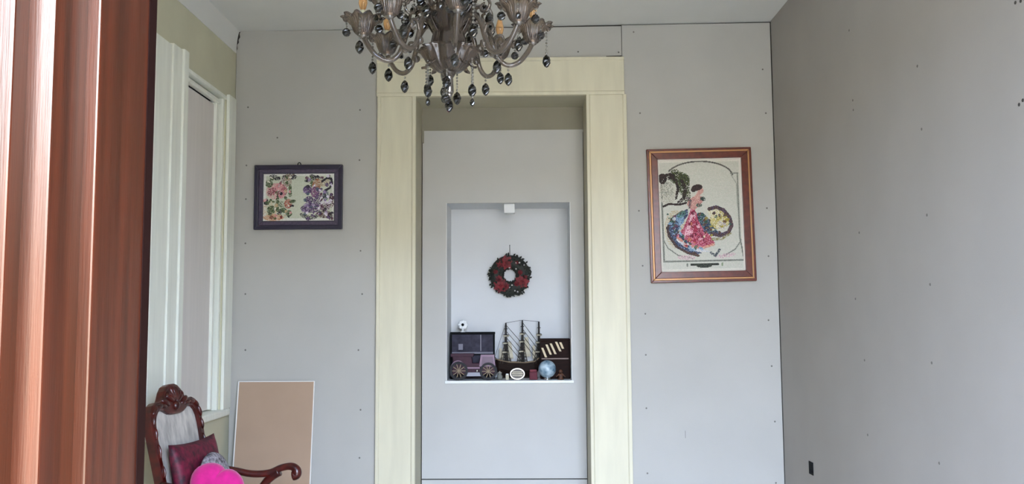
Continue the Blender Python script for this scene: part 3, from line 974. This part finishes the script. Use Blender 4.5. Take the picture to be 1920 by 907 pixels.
for i, (pa, pb_, q0, q1) in enumerate([(953, 963, 640, 672), (984, 996, 632, 668), (936, 945, 652, 672), (999, 1006, 648, 672)]):
    a_, za_ = ss(pa, q0)
    b_, zb_ = ss(pb_, q1)
    n_ = 6
    vs = [(a_ + (b_ - a_) * (u / n_ if True else 0) * (.55 + .45 * v / n_), .004 + .008 * math.sin(PI * v / n_), za_ + (zb_ - za_) * v / n_) for v in range(n_ + 1) for u in range(n_ + 1)]
    fs = [(v * (n_ + 1) + u, v * (n_ + 1) + u + 1, (v + 1) * (n_ + 1) + u + 1, (v + 1) * (n_ + 1) + u) for v in range(n_) for u in range(n_)]
    so = MB().add(vs, fs).build('staysail', M_SAIL, ship, smooth=True)
    sm = so.modifiers.new('solid', 'SOLIDIFY')
    sm.thickness = .002

# dark brown chest at the right
Yk = 5.90
x0, x1 = X(1013, Yk), X(1070.5, Yk)
x1 = min(x1, NX1 - .002)
zt = Z(635, Yk)
t = empty('wooden_chest', ((x0 + x1) / 2, Yk + .08, NF))
tag(t, 'dark brown wooden chest with slanted cream bars at right in the niche', 'chest')
hw_, hh = (x1 - x0) / 2, zt - NF
M_CHEST = mat('dark_chest_wood', '1a110e', .75, spec=.15, c2='2a1712', scale=12, stretch=(1, 1, 5))
MB().box(-hw_, hw_, -.08, .02, 0, hh - .016).build('body', M_CHEST, t, bevel=.004)
MB().box(-hw_ - .000, hw_, -.084, .02, hh - .016, hh).build('lid', M_CHEST, t, bevel=.003)
MB().box(-hw_ + .01, hw_ - .01, -.083, -.079, Z(668, Yk) - NF - .02, Z(668, Yk) - NF - .012).build('lower_trim', mat('chest_trim', '5a3a28', .4), t)
M_CRB = mat('cream_bar', 'd3bf9c', .5)
for (pa, qa, pb_, qb) in [(1017, 652, 1024, 670), (1025, 646, 1033, 665), (1033, 644, 1042, 664), (1043, 641, 1051, 659), (1051, 642, 1056, 654)]:
    a_, za_, b_, zb_ = X(pa, Yk) - (x0 + x1) / 2, Z(qa, Yk) - NF, X(pb_, Yk) - (x0 + x1) / 2, Z(qb, Yk) - NF
    wq = .0075
    MB().prism([(a_ - wq, za_), (a_ + wq, za_), (b_ + wq, zb_), (b_ - wq, zb_)], fl2, -.088, -.078).build('cream_bar', M_CRB, t, bevel=.0015)

# small things along the front of the niche
chrome = bpy.data.materials['chrome']
Yd = 5.83


def small(name, px, py, label, cat, Y=Yd, group=None):
    e_ = empty(name, (X(px, Y), Y, NF))
    tag(e_, label, cat, group)
    return e_, Z(py, Y) - NF


t, cz_ = small('silver_dish', 970, 697, 'oval silver dish with pale stripes propped before the ship hull', 'dish')
cz_ = .0385
M_SILV = mat('dull_silver', 'b9b6ae', .3, metal=.7)
n_ = 24
el = lambda k_, a_, b_: [(a_ * math.cos(2 * PI * k / n_), cz_ + b_ * math.sin(2 * PI * k / n_)) for k in range(n_)]
MB().ring(el(0, .049, .038), el(0, .041, .030), fl2, -.008, .004).build('rim', M_SILV, t, bevel=.001)
MB().prism(el(0, .042, .031), fl2, -.001, .004).build('plate_face', mat('dark_dish_face', '4c443c', .4), t)
for dz_, wq in ((.012, .032), (.001, .036), (-.011, .033)):
    MB().box(-wq, wq, -.0045, 0, cz_ + dz_ - .003, cz_ + dz_ + .003).build('pale_stripe', M_SAIL, t)
MB().box(-.02, .02, .004, .03, 0, .012).build('easel_foot', M_SPAR, t)

t, cz_ = small('porcelain_ball', 1026, 692, 'blue and white porcelain ball in front of the brown chest', 'ornament')
M_PORC = mat('blue_white_porcelain', 'c4d6e0', .25, c2='2c5a74', scale=22)
MB().ball((0, 0, cz_), min(cz_ - .004, .058), 20, 14).build('ball', M_PORC, t, smooth=True)
MB().lathe([(.03, 0), (.03, .006), (.02, .012), (.022, .02)], seg=16).build('foot', chrome, t, smooth=True)

t, cz_ = small('trinket_box', 1000, 699, 'small maroon trinket box between silver dish and porcelain ball', 'box')
MB().box(-.026, .026, -.02, .02, 0, .052).build('body', mat('maroon_velvet', '5c2430', .8, var=.2, scale=60), t, bevel=.006)
MB().box(-.024, .024, -.018, .018, .052, .066).build('lid', mat('maroon_lid', '74303c', .7), t, bevel=.006)

t, cz_ = small('figurine', 1051, 702, 'small rusty brown carved figurine before the chest, right of porcelain ball', 'figurine')
M_RUST = mat('rusty_wood', '6a4028', .6, c2='3a2418', scale=60)
MB().lathe([(.02, 0), (.02, .006), (.012, .012), (.016, .03), (.010, .042)], seg=12).ball((0, 0, .052), .0125, 10, 8).build('body', M_RUST, t, smooth=True)
MB().tube([(-.03, -.004, .018), (-.012, 0, .034), (.012, 0, .034), (.03, -.004, .018)], [.004, .006, .006, .004], 6).build('arms', M_RUST, t, smooth=True)

t, cz_ = small('white_cube', 951, 701, 'tiny white cube-shaped ornament left of the oval silver dish', 'ornament')
MB().box(-.011, .011, -.011, .011, 0, .034).build('cube_body', M_SAIL, t, bevel=.003)
MB().box(-.009, .009, -.009, .009, .034, .04).build('cap', M_WHITE, t, bevel=.002)

t, cz_ = small('grey_pot', 937, 700, 'tiny grey pot between the model car and the white cube', 'pot')
MB().lathe([(.012, 0), (.018, .012), (.017, .028), (.011, .036), (.014, .044)], seg=14).build('pot_body', mat('grey_clay', '6e6f68', .7), t, smooth=True)
MB().lathe([(.014, .044), (.0145, .048), (.004, .052), (.004, .057)], seg=14).build('lid', mat('pale_clay', '8c8a80', .7), t, smooth=True)

# ------------------------------------------------------------------ wreath on the back of the niche
Yw = NY - .034
wc = at(956, 516, Yw)
wr_ = empty('christmas_wreath', (wc.x, NY, wc.z))
tag(wr_, 'round dark green wreath with red flowers hanging inside the niche', 'wreath')
R0, R1 = .091, .052
wp = lambda a_, r_, y_: (r_ * math.cos(a_), y_, r_ * math.sin(a_))
M_LEAF = mat('dark_wreath_leaf', '12160f', .7, c2='20241a', scale=60)
M_RED = mat('dark_red_petal', '7c1620', .6, c2='4a0e16', scale=40)
M_RED2 = mat('red_bow', '86161f', .6, c2='560c14', scale=30)
MB().tube([wp(2 * PI * k / 28, R0, -.034) for k in range(29)], .048, 10, flat=.6).build('ring_base', M_LEAF, wr_)
lf = MB()
for k in range(320):
    a_ = rnd.random() * 2 * PI
    ph = rnd.random() * 2 * PI
    rr_, yy_ = R0 + .044 * math.cos(ph), -.034 - .030 * abs(math.sin(ph))
    c_ = Vector(wp(a_, rr_, yy_))
    d1 = Vector((math.cos(a_ + rnd.uniform(-1.2, 1.2)) * (1 if math.cos(ph) > -.2 else -1), rnd.uniform(-.7, .1), math.sin(a_ + rnd.uniform(-1.2, 1.2)) * (1 if math.cos(ph) > -.2 else -1))).normalized()
    d2 = d1.cross(Vector((0, 1, .2))).normalized()
    ln_ = rnd.uniform(.016, .027) if math.cos(ph) > -.2 else .013
    lf.add([c_, c_ + d1 * ln_ * .5 + d2 * ln_ * .28, c_ + d1 * ln_, c_ + d1 * ln_ * .5 - d2 * ln_ * .28 + Vector((0, -.003, 0))], [(0, 1, 2), (0, 2, 3)])
tag(lf.build('leaves', M_LEAF, wr_), kind='stuff')
for (deg, r_, s_) in [(105, .090, 1.6), (132, .100, .9), (228, .096, 1.6), (200, .078, .9), (250, .080, .9), (333, .094, 1.6), (350, .105, .7), (310, .075, .7), (15, .075, .6), (60, .10, .5), (165, .1, .6)]:
    a_ = math.radians(deg)
    fb_ = MB()
    c_ = Vector(wp(a_, r_, -.066))
    for ring_, (np_, ln_, ty) in enumerate(((7, .034, .004), (5, .022, -.006))):
        for k in range(np_):
            b_ = 2 * PI * k / np_ + ring_ * .4 + deg
            d1 = Vector((math.cos(b_), ty / .03, math.sin(b_))).normalized()
            d2 = Vector((-math.sin(b_), 0, math.cos(b_)))
            l_ = ln_ * s_
            yo = Vector((0, -.004 * ring_, 0))
            fb_.add([c_ + yo, c_ + yo + d1 * l_ * .55 + d2 * l_ * .34 + Vector((0, -.003, 0)), c_ + yo + d1 * l_, c_ + yo + d1 * l_ * .55 - d2 * l_ * .34 + Vector((0, .003, 0))], [(0, 1, 2), (0, 2, 3)])
    fb_.ball(tuple(c_ + Vector((0, -.006, 0))), .006 * s_, 6, 4)
    fb_.build('red_flower', M_RED2 if 1 < s_ else M_RED, wr_)
M_BERRY = mat('silver_berry', 'cfc8c8', .35)
for (deg, r_) in [(52, .108), (44, .060), (62, .094), (35, .12), (282, .070), (288, .112), (295, .125), (270, .085), (92, .05)]:
    MB().ball(wp(math.radians(deg), r_, -.066), .0055, 8, 6).build('berry', M_BERRY, wr_, smooth=True)
MB().tube([(.0, -.03, .105), (.001, -.012, .15), (0, -.004, .205)], .0022, 6).build('hanging_cord', mat('grey_cord', '6d706c', .7), wr_)
MB().tube([(0, 0, .207), (0, -.008, .207), (0, -.009, .212)], .003, 6).build('hook', M_STEEL, wr_)

# ------------------------------------------------------------------ chandelier of smoked glass, hanging near the doorway
M_SMOKE = mat('smoked_glass', '85786a', .03, trans=.75, ior=1.5)
M_SMOKE_T = mat('smoked_petal_glass', 'a3907f', .05, trans=.85, ior=1.5)
M_DROP = mat('dark_crystal', '2b2720', .0, trans=.85, ior=1.8)
M_BEAD = mat('crystal_bead', 'a09a8e', .06, trans=.6, ior=1.55)
M_CHROME = mat('smoked_silver', '9b948c', .18, metal=.9)
M_BULB = thin_glass('amber_bulb_glass', 'fbe2bd', .40, .10, 'ecc08a')
M_SLEEVE = mat('candle_sleeve', 'b9b79c', .35)

YC_ = 2.9
xc = at(842, 60, YC_).x
ch = empty('chandelier', (xc, YC_, ZC + .007))
tag(ch, 'smoked glass chandelier with crystal drops hanging from the ceiling', 'chandelier')
zo = EYE - (ZC + .007)                       # eye level, in chandelier coordinates
hz = lambda h_: zo + h_                      # height above the eye

MB().lathe([(.001, 0), (.065, 0), (.068, -.012), (.05, -.03), (.022, -.045), (.010, -.06)], seg=24).build('ceiling_rose', M_CHROME, ch, smooth=True)
MB().tube([(0, 0, -.05), (0, 0, hz(1.40))], .007, 10).build('rod', M_CHROME, ch, smooth=True)
# turned glass column
prof = [(.010, 1.42), (.03, 1.40), (.038, 1.37), (.018, 1.345), (.014, 1.31), (.032, 1.28), (.036, 1.25), (.018, 1.22), (.013, 1.18), (.018, 1.15), (.036, 1.12), (.046, 1.085), (.038, 1.05),
        (.020, 1.025), (.016, 1.005), (.024, .985), (.040, .96), (.046, .935), (.042, .905), (.026, .885), (.022, .865), (.026, .84), (.024, .815), (.016, .80)]
MB().lathe([(r_, hz(z_)) for r_, z_ in prof[::-1]], seg=20, lobes=10, depth=.0).build('column', M_SMOKE, ch, smooth=True)
MB().lathe([(.0145, hz(.745)), (.0155, hz(.75)), (.0135, hz(.80)), (.0145, hz(.815))], seg=12).lathe([(.002, hz(.728)), (.010, hz(.735)), (.012, hz(.742)), (.006, hz(.748))], seg=12).build('bottom_spindle', M_CHROME, ch, smooth=True)
MB().lathe([(.02, hz(.895)), (.034, hz(.90)), (.034, hz(.925)), (.02, hz(.93))], seg=20).build('arm_hub', M_CHROME, ch, smooth=True)


def solid(o, th=.0022):
    m_ = o.modifiers.new('solid', 'SOLIDIFY')
    m_.thickness = th
    return o


def bowl(name, prof, seg=96, lobes=8, depth=.16, wave=.01, m=None, parent=None):
    return solid(MB().open_lathe(prof, seg=seg, lobes=lobes, depth=depth, wave=wave).build(name, m or M_SMOKE_T, parent, smooth=True))


bowl('lower_bowl', [(.018, hz(.812)), (.045, hz(.822)), (.066, hz(.842)), (.076, hz(.866)), (.084, hz(.884)), (.098, hz(.893))], 96, 8, .14, -.006, None, ch)
bowl('leaf_bell', [(.024, hz(.935)), (.030, hz(.965)), (.040, hz(.995)), (.058, hz(1.02)), (.082, hz(1.035))], 96, 8, .2, .012, None, ch)
bowl('upper_bowl', [(.02, hz(1.13)), (.05, hz(1.145)), (.085, hz(1.16)), (.125, hz(1.162))], 96, 8, .14, -.01, None, ch)


def leaf(name, path, wd, parent, m=None):
    """long curling glass leaf along a (r,z) path, in the xz plane"""
    P = smooth_path([(r_, 0, z_) for r_, z_ in path], 5)
    n_ = len(P)
    vs, fs = [], []
    for k, p_ in enumerate(P):
        t_ = k / (n_ - 1)
        w_ = wd * (math.sin(PI * min(1, .12 + t_ * .88)) ** .7) + .001
        for q_ in (-1, -.75, -.5, -.25, 0, .25, .5, .75, 1):
            vs.append((p_.x, q_ * w_, p_.z + .3 * abs(q_) * w_ + .0022 * math.cos(q_ * 4 * PI)))
    for k in range(n_ - 1):
        for q_ in range(8):
            i = k * 9 + q_
            fs.append((i, i + 1, i + 10, i + 9))
    return solid(MB().add(vs, fs).build(name, m or M_SMOKE_T, parent, smooth=True), .003)


A0 = math.radians(10)
# long leaves that hang round the column and flick outwards
lf0 = leaf('hanging_leaf', [(.030, hz(.99)), (.045, hz(.955)), (.056, hz(.91)), (.060, hz(.87)), (.072, hz(.835)), (.092, hz(.83))], .016, ch)
for k in range(1, 8):
    dup(lf0, ch, rot=(0, 0, PI / 4 * k))
lf1 = leaf('rising_leaf', [(.030, hz(.93)), (.055, hz(.95)), (.075, hz(.985)), (.085, hz(1.02)), (.108, hz(1.03)), (.118, hz(1.015))], .017, ch)
lf1.rotation_euler = (0, 0, A0 + PI / 8)
for k in range(1, 8):
    dup(lf1, ch, rot=(0, 0, A0 + PI / 8 + PI / 4 * k))
# glass scrolls above the arms
spz = smooth_path([(.02, 0, hz(.97)), (.06, 0, hz(1.005)), (.10, 0, hz(1.05)), (.135, 0, hz(1.055)), (.152, 0, hz(1.03)), (.142, 0, hz(1.006)), (.122, 0, hz(1.008)), (.118, 0, hz(1.024)), (.128, 0, hz(1.032))], 6)
s0 = MB().tube(spz, [.0075 - .0035 * i / len(spz) for i in range(len(spz))], 8).build('scroll', M_SMOKE, ch, smooth=True)
s0.rotation_euler = (0, 0, A0 + .2)
for k in range(1, 8):
    dup(s0, ch, rot=(0, 0, A0 + .2 + PI / 4 * k))
# upper crown of short arms
spz = smooth_path([(.03, 0, hz(1.12)), (.07, 0, hz(1.09)), (.12, 0, hz(1.10)), (.17, 0, hz(1.15)), (.19, 0, hz(1.20)), (.175, 0, hz(1.23)), (.155, 0, hz(1.215))], 5)
u0 = MB().tube(spz, [.007 - .003 * i / len(spz) for i in range(len(spz))], 8).build('upper_arm', M_SMOKE, ch, smooth=True)
u0.rotation_euler = (0, 0, A0)
for k in range(1, 8):
    dup(u0, ch, rot=(0, 0, A0 + PI / 4 * k))

# eight candle arms
RA = .285
ap = smooth_path([(.022, 0, hz(.905)), (.055, 0, hz(.955)), (.095, 0, hz(.975)), (.132, 0, hz(.945)), (.150, 0, hz(.893)), (.168, 0, hz(.848)), (.200, 0, hz(.828)), (.236, 0, hz(.840)), (.264, 0, hz(.872)), (.282, 0, hz(.905)), (RA, 0, hz(.925))], 6)
arm0 = MB().tube(ap, .0085, 10).build('arm', M_SMOKE, ch, smooth=True)
wreathp = smooth_path([(.150, 0, hz(.90)), (.158, 0, hz(.925)), (.178, 0, hz(.93)), (.185, 0, hz(.91)), (.175, 0, hz(.897)), (.168, 0, hz(.906))], 5)
MB().tube(wreathp, [.006 - .003 * i / len(wreathp) for i in range(len(wreathp))], 7).build('curl', M_SMOKE, arm0, smooth=True)
MB().ball((.146, 0, hz(.868)), .013, 10, 8).build('curl_ball', M_SMOKE, arm0, smooth=True)
cup = MB().open_lathe([(.008, hz(.905)), (.016, hz(.908)), (.027, hz(.918)), (.034, hz(.935)), (.038, hz(.953)), (.050, hz(.966)), (.060, hz(.968)), (.065, hz(.962))], c=(RA, 0, 0), seg=120, lobes=10, depth=.10, wave=.006)
solid(cup.build('drip_cup', M_SMOKE_T, arm0, smooth=True), .003)
MB().lathe([(.004, hz(.898)), (.013, hz(.904)), (.020, hz(.915)), (.024, hz(.932)), (.012, hz(.945))], c=(RA, 0, 0), seg=16, lobes=8, depth=.0).build('cup_core', M_CHROME, arm0, smooth=True)
MB().lathe([(.0095, hz(.935)), (.0095, hz(.992)), (.006, hz(.996))], c=(RA, 0, 0), seg=14).build('candle_sleeve', M_SLEEVE, arm0, smooth=True)
MB().lathe([(.006, hz(.994)), (.011, hz(1.003)), (.0145, hz(1.018)), (.0135, hz(1.032)), (.009, hz(1.048)), (.0045, hz(1.060)), (.0008, hz(1.070))], c=(RA, 0, 0), seg=16).build('flame_bulb', M_BULB, arm0, smooth=True)
MB().tube([(RA - .003, 0, hz(.998)), (RA - .003, 0, hz(1.02)), (RA, 0, hz(1.028)), (RA + .003, 0, hz(1.02)), (RA + .003, 0, hz(.998))], .0009, 4).build('filament', M_CHROME, arm0)
arm0.rotation_euler = (0, 0, A0)
arm0.location = (0, 0, .020)
for k in range(1, 8):
    dup(arm0, ch, rot=(0, 0, A0 + PI / 4 * k))


# crystal drops: a bead string with an almond drop or a faceted ball
def make_drop(length, kind):
    """mesh hangs down from its origin; returns the drop with its bead string as a sub-part"""
    if kind == 'almond':
        pr_ = [(.0005, -length - .046), (.0075, -length - .041), (.0135, -length - .030), (.0145, -length - .022), (.011, -length - .010), (.004, -length - .002), (.001, -length)]
    elif kind == 'small':
        pr_ = [(.0005, -length - .026), (.006, -length - .022), (.0085, -length - .013), (.006, -length - .005), (.001, -length)]
    else:
        pr_ = [(.0005, -length - .028), (.008, -length - .026), (.0135, -length - .019), (.0145, -length - .014), (.0135, -length - .009), (.008, -length - .002), (.001, -length)]
    d_ = MB().lathe(pr_, seg=8, twist=PI / 8).build('crystal_drop', M_DROP, ch)
    if length > .01:
        b_ = MB()
        n_ = max(1, int(length / .0105))
        for i in range(n_):
            zz = -length * (i + .5) / n_
            b_.lathe([(.0006, zz - .0045), (.0036, zz - .002), (.0036, zz + .002), (.0006, zz + .0045)], seg=6)
        b_.build('bead_string', M_BEAD, d_)
    return d_


protos = {}


def hang(kind, length, r_, deg, h_, spin=0):
    key = (kind, length)
    if key not in protos:
        protos[key] = o_ = make_drop(length, kind)
    else:
        o_ = dup(protos[key], ch)
    a_ = math.radians(deg)
    o_.location = (r_ * math.cos(a_), r_ * math.sin(a_), hz(h_))
    o_.rotation_euler = (0, 0, spin)


for k in range(8):
    deg = 10 + 45 * k
    a_ = math.radians(deg)
    hang('almond', .018, .200, deg, .8405, k)
    # four drops round each cup
    for j, (kind, ln_) in enumerate((('almond', .080), ('ball', .012), ('small', .030), ('ball', .022))):
        b_ = a_ + math.radians((20, 110, 200, 290)[j] + 15 * k)
        x_, y_ = RA * math.cos(a_) + .054 * math.cos(b_), RA * math.sin(a_) + .054 * math.sin(b_)
        hang(kind, ln_, math.hypot(x_, y_), math.degrees(math.atan2(y_, x_)), .976, j)
    hang('small', .030, .19, deg, 1.195, k)
    hang('almond', .022, .150, deg + math.degrees(.2), 1.022, k)
for k in range(8):
    hang('small', .150, .095, 10 + 45 * k + 12, 1.150, k)
    hang('ball', .105, .118, 10 + 45 * k + 33, 1.150, k)
# strings below the bowl
for (deg, r_, ln_, kind) in [(200, .072, .085, 'almond'), (200, .0725, .132, 'small'), (262, .034, .060, 'almond'), (262, .0345, .125, 'ball'), (330, .092, .090, 'almond'), (330, .0925, .140, 'small'),
                             (118, .05, .105, 'small'), (75, .08, .085, 'almond'), (30, .088, .070, 'small'), (160, .085, .070, 'small')]:
    hang(kind, ln_, r_, deg, .855, deg)
hang('almond', .004, .0, 0, .730)

# ------------------------------------------------------------------ carved mahogany armchair with cushions
CX, CY, RZ = -1.27, 4.07, math.radians(-8)
chair = empty('armchair', (CX, CY, 0), RZ)
tag(chair, 'carved mahogany armchair with grey upholstered back by the tall window', 'chair')
TB = math.radians(12)
ct, st_ = math.cos(TB), math.sin(TB)


def bp_(u, v, d):
    """point on the reclined backrest: across, up, out towards the sitter"""
    return (-.24 - v * st_ + d * ct, u, .43 + v * ct + d * st_)


ho = [(.185, 0), (.195, .12), (.205, .28), (.213, .42), (.219, .52), (.219, .575), (.208, .625), (.185, .652), (.155, .664), (.128, .662), (.105, .664), (.09, .68), (.07, .708), (.045, .729), (.02, .737)]
hi = [(.158, .09), (.163, .14), (.172, .28), (.180, .42), (.184, .50), (.184, .54), (.178, .575), (.166, .602), (.148, .618), (.125, .624), (.105, .622), (.085, .612), (.062, .602), (.038, .598), (.015, .597)]


def loop(h_):
    return h_ + [(-u, v) for u, v in h_[::-1]]


M_UPH = mat('grey_upholstery', '9c9690', .7, c2='cbc5bc', scale=16, stretch=(1, 2.5, .8), bump=.3, bscale=120)
MB().ring(loop(ho), loop(hi), bp_, -.022, .022).build('back_frame', M_MAHOG, chair, bevel=.007)
MB().prism([(u * 1.03, v) for u, v in loop(hi)], bp_, -.012, .006).build('back_panel', M_UPH, chair)
cv_ = MB()


def knob(u, v, d, ru, rv, rd, ang=0):
    vs, fs = [], []
    for i in range(6):
        th = PI / 2 * i / 5
        for j in range(10):
            a_ = 2 * PI * j / 10
            p_, q_ = ru * math.cos(th) * math.cos(a_), rv * math.cos(th) * math.sin(a_)
            c_, s_ = math.cos(ang), math.sin(ang)
            vs.append(bp_(u + p_ * c_ - q_ * s_, v + p_ * s_ + q_ * c_, d + rd * math.sin(th)))
    for i in range(5):
        for j in range(10):
            k_ = (j + 1) % 10
            fs.append((i * 10 + j, i * 10 + k_, (i + 1) * 10 + k_, (i + 1) * 10 + j))
    cv_.add(vs, fs)


for k in range(7):
    a_ = math.radians(30 + 20 * k)
    knob(.045 * math.cos(a_), .645 + .048 * math.sin(a_), .02, .034, .011, .015, a_)
knob(0, .635, .02, .022, .022, .02)
for sg in (-1, 1):
    for (u, v, ru, rv, an) in [(.08, .655, .035, .013, .5), (.105, .642, .03, .010, .2), (.14, .642, .036, .012, -.1), (.178, .63, .030, .011, -.7), (.20, .59, .03, .010, -1.3), (.202, .53, .03, .009, -1.5), (.197, .45, .035, .007, -1.52), (.06, .69, .02, .008, -.8), (.19, .36, .03, .006, -1.52)]:
        knob(sg * u, v, .02, ru, rv, .014, an * sg)
cv_.build('crest_carving', M_MAHOG, chair, smooth=True)
# seat
MB().prism([(-.25, -.215), (-.25, .215), (.22, .255), (.25, .20), (.265, 0), (.25, -.20), (.22, -.255)][::-1], lambda u, v, d: (u, v, d), .345, .43).build('seat_rail', M_MAHOG, chair, bevel=.008)
MB().prism([(-.235, -.20), (-.235, .20), (.205, .235), (.235, .19), (.245, 0), (.235, -.19), (.205, -.235)][::-1], lambda u, v, d: (u, v, d), .425, .475).build('seat_pad', M_UPH, chair, bevel=.02)
for sg in (-1, 1):
    pth = smooth_path([(-.285, sg * .216, .735), (-.20, sg * .243, .727), (-.10, sg * .266, .706), (-.02, sg * .286, .708), (.04, sg * .298, .732), (.088, sg * .304, .738), (.112, sg * .307, .722), (.112, sg * .307, .700), (.096, sg * .306, .694)], 6)
    n_ = len(pth)
    ar = MB().tube(pth, [.017 + .007 * min(1, max(0, (i / n_ - .55) * 4)) for i in range(n_)], 10).build('arm', M_MAHOG, chair, smooth=True)
    pth = smooth_path([(.028, sg * .298, .715), (-.015, sg * .295, .685), (-.055, sg * .288, .635), (-.062, sg * .278, .57), (-.035, sg * .262, .49), (-.02, sg * .25, .41)], 5)
    MB().tube(pth, [.024 - .006 * math.sin(PI * i / len(pth)) for i in range(len(pth))], 10).build('arm_support', M_MAHOG, ar, smooth=True)
    MB().tube(smooth_path([(.215, sg * .215, .40), (.245, sg * .235, .32), (.235, sg * .225, .20), (.215, sg * .21, .08), (.235, sg * .225, .012)], 5), [.034 - .016 * min(1, i / 14) for i in range(21)], 10).build('leg', M_MAHOG, chair, smooth=True)
    MB().tube(smooth_path([(-.235, sg * .19, .42), (-.245, sg * .19, .25), (-.285, sg * .195, .10), (-.33, sg * .20, .0115)], 5), .020, 8).build('leg', M_MAHOG, chair, smooth=True)


def pillow(n_, fu, fv, thick, place, power=.5):
    """stuffed shape over the square -1..1: place(u,v,side*t)"""
    vs, fs = [], []
    for s_ in (1, -1):
        for j in range(n_ + 1):
            for i in range(n_ + 1):
                u, v = -1 + 2 * i / n_, -1 + 2 * j / n_
                e_ = max(0, (1 - u ** 4) * (1 - v ** 4)) ** power
                pin = 1 - .06 * (1 - abs(u * v)) if True else 1
                vs.append(place(u * fu * (1 - .07 * (1 - v * v) * abs(u)), v * fv * (1 - .07 * (1 - u * u) * abs(v)), s_ * thick * e_))
    m_ = (n_ + 1) ** 2
    for s_ in (0, 1):
        for j in range(n_):
            for i in range(n_):
                a_ = s_ * m_ + j * (n_ + 1) + i
                q_ = (a_, a_ + 1, a_ + n_ + 2, a_ + n_ + 1)
                fs.append(q_ if s_ == 0 else q_[::-1])
    return vs, fs


def cushion_obj(name, vs, fs, m, label):
    o_ = MB().add(vs, fs).build(name, m, None, smooth=True)
    o_.location = (CX, CY, 0)
    o_.rotation_euler = (0, 0, RZ)
    tag(o_, label, 'cushion')
    wd_ = o_.modifiers.new('weld', 'WELD')
    wd_.merge_threshold = .0008
    return o_


M_SATIN = mat('maroon_satin', '7a1034', .6, c2='240614', scale=34, bump=.5, bscale=60)
vs, fs = pillow(20, .205, .20, .042, lambda u, v, t: bp_(u + .005, .270 + v, .070 + t))
cushion_obj('maroon_cushion', vs, fs, M_SATIN, 'square maroon patterned satin cushion leaning on the armchair back')

# round patterned cushion
M_PAIS = mat('silver_paisley', 'b8b0b8', .6, c2='22141e', scale=70)
lathe_v = []
cr = MB()
n_, seg_ = 9, 28
vs, fs = [], []
for k in range(n_):
    th = PI * k / (n_ - 1)
    r_, d_ = .135 * math.sin(th) ** .6, -.03 * math.cos(th)
    for i in range(seg_):
        a_ = 2 * PI * i / seg_
        vs.append(bp_(.02 + r_ * math.cos(a_), .258 + r_ * math.sin(a_), .142 + d_))
for k in range(n_ - 1):
    for i in range(seg_):
        j = (i + 1) % seg_
        fs.append((k * seg_ + i, k * seg_ + j, (k + 1) * seg_ + j, (k + 1) * seg_ + i))
cushion_obj('round_cushion', vs, fs, M_PAIS, 'round silver and black patterned cushion between maroon and pink cushions')

# hot pink heart
M_PINK = mat('hot_pink_plush', 'cf1280', .85, var=.12, scale=30, sheen=.25, bump=.6, bscale=150)
hc = at(406, 893, 3.905)
loc_h = (hc.x, hc.y)
outl = []
for k in range(44):
    t_ = 2 * PI * k / 44
    hx_ = 16 * math.sin(t_) ** 3
    hz_ = 13 * math.cos(t_) - 2.4 * math.cos(2 * t_) - 1.4 * math.cos(3 * t_) - .6 * math.cos(4 * t_)
    outl.append((hx_ / 16 * .122, hz_ / 17 * (.235 if hz_ < 0 else .15)))
an = math.radians(-20)
vs, fs = [], []
lev = [(1, 0), (.985, .014), (.93, .030), (.8, .044), (.55, .054), (.25, .055), (0.02, .056)]
rows = [(s_, t_) for s_, t_ in lev[::-1]] + [(s_, -t_) for s_, t_ in lev[1:]]
for s_, t_ in rows:
    for (u, v) in outl:
        u, v = u * s_, v * s_ + (1 - s_) * .0
        x_, z_ = u * math.cos(an) - v * math.sin(an), u * math.sin(an) + v * math.cos(an)
        vs.append((x_, -t_, z_))
for k in range(len(rows) - 1):
    for i in range(44):
        j = (i + 1) % 44
        fs.append((k * 44 + i, k * 44 + j, (k + 1) * 44 + j, (k + 1) * 44 + i))
fs += [tuple(range(43, -1, -1)), tuple((len(rows) - 1) * 44 + i for i in range(44))]
ho_ = MB().add(vs, fs).build('heart_cushion', M_PINK, None, smooth=True)
ho_.location = (hc.x, hc.y, .722)
ho_.rotation_euler = (math.radians(-6), 0, math.radians(-4))
tag(ho_, 'hot pink heart-shaped plush cushion at the front of the armchair', 'cushion')
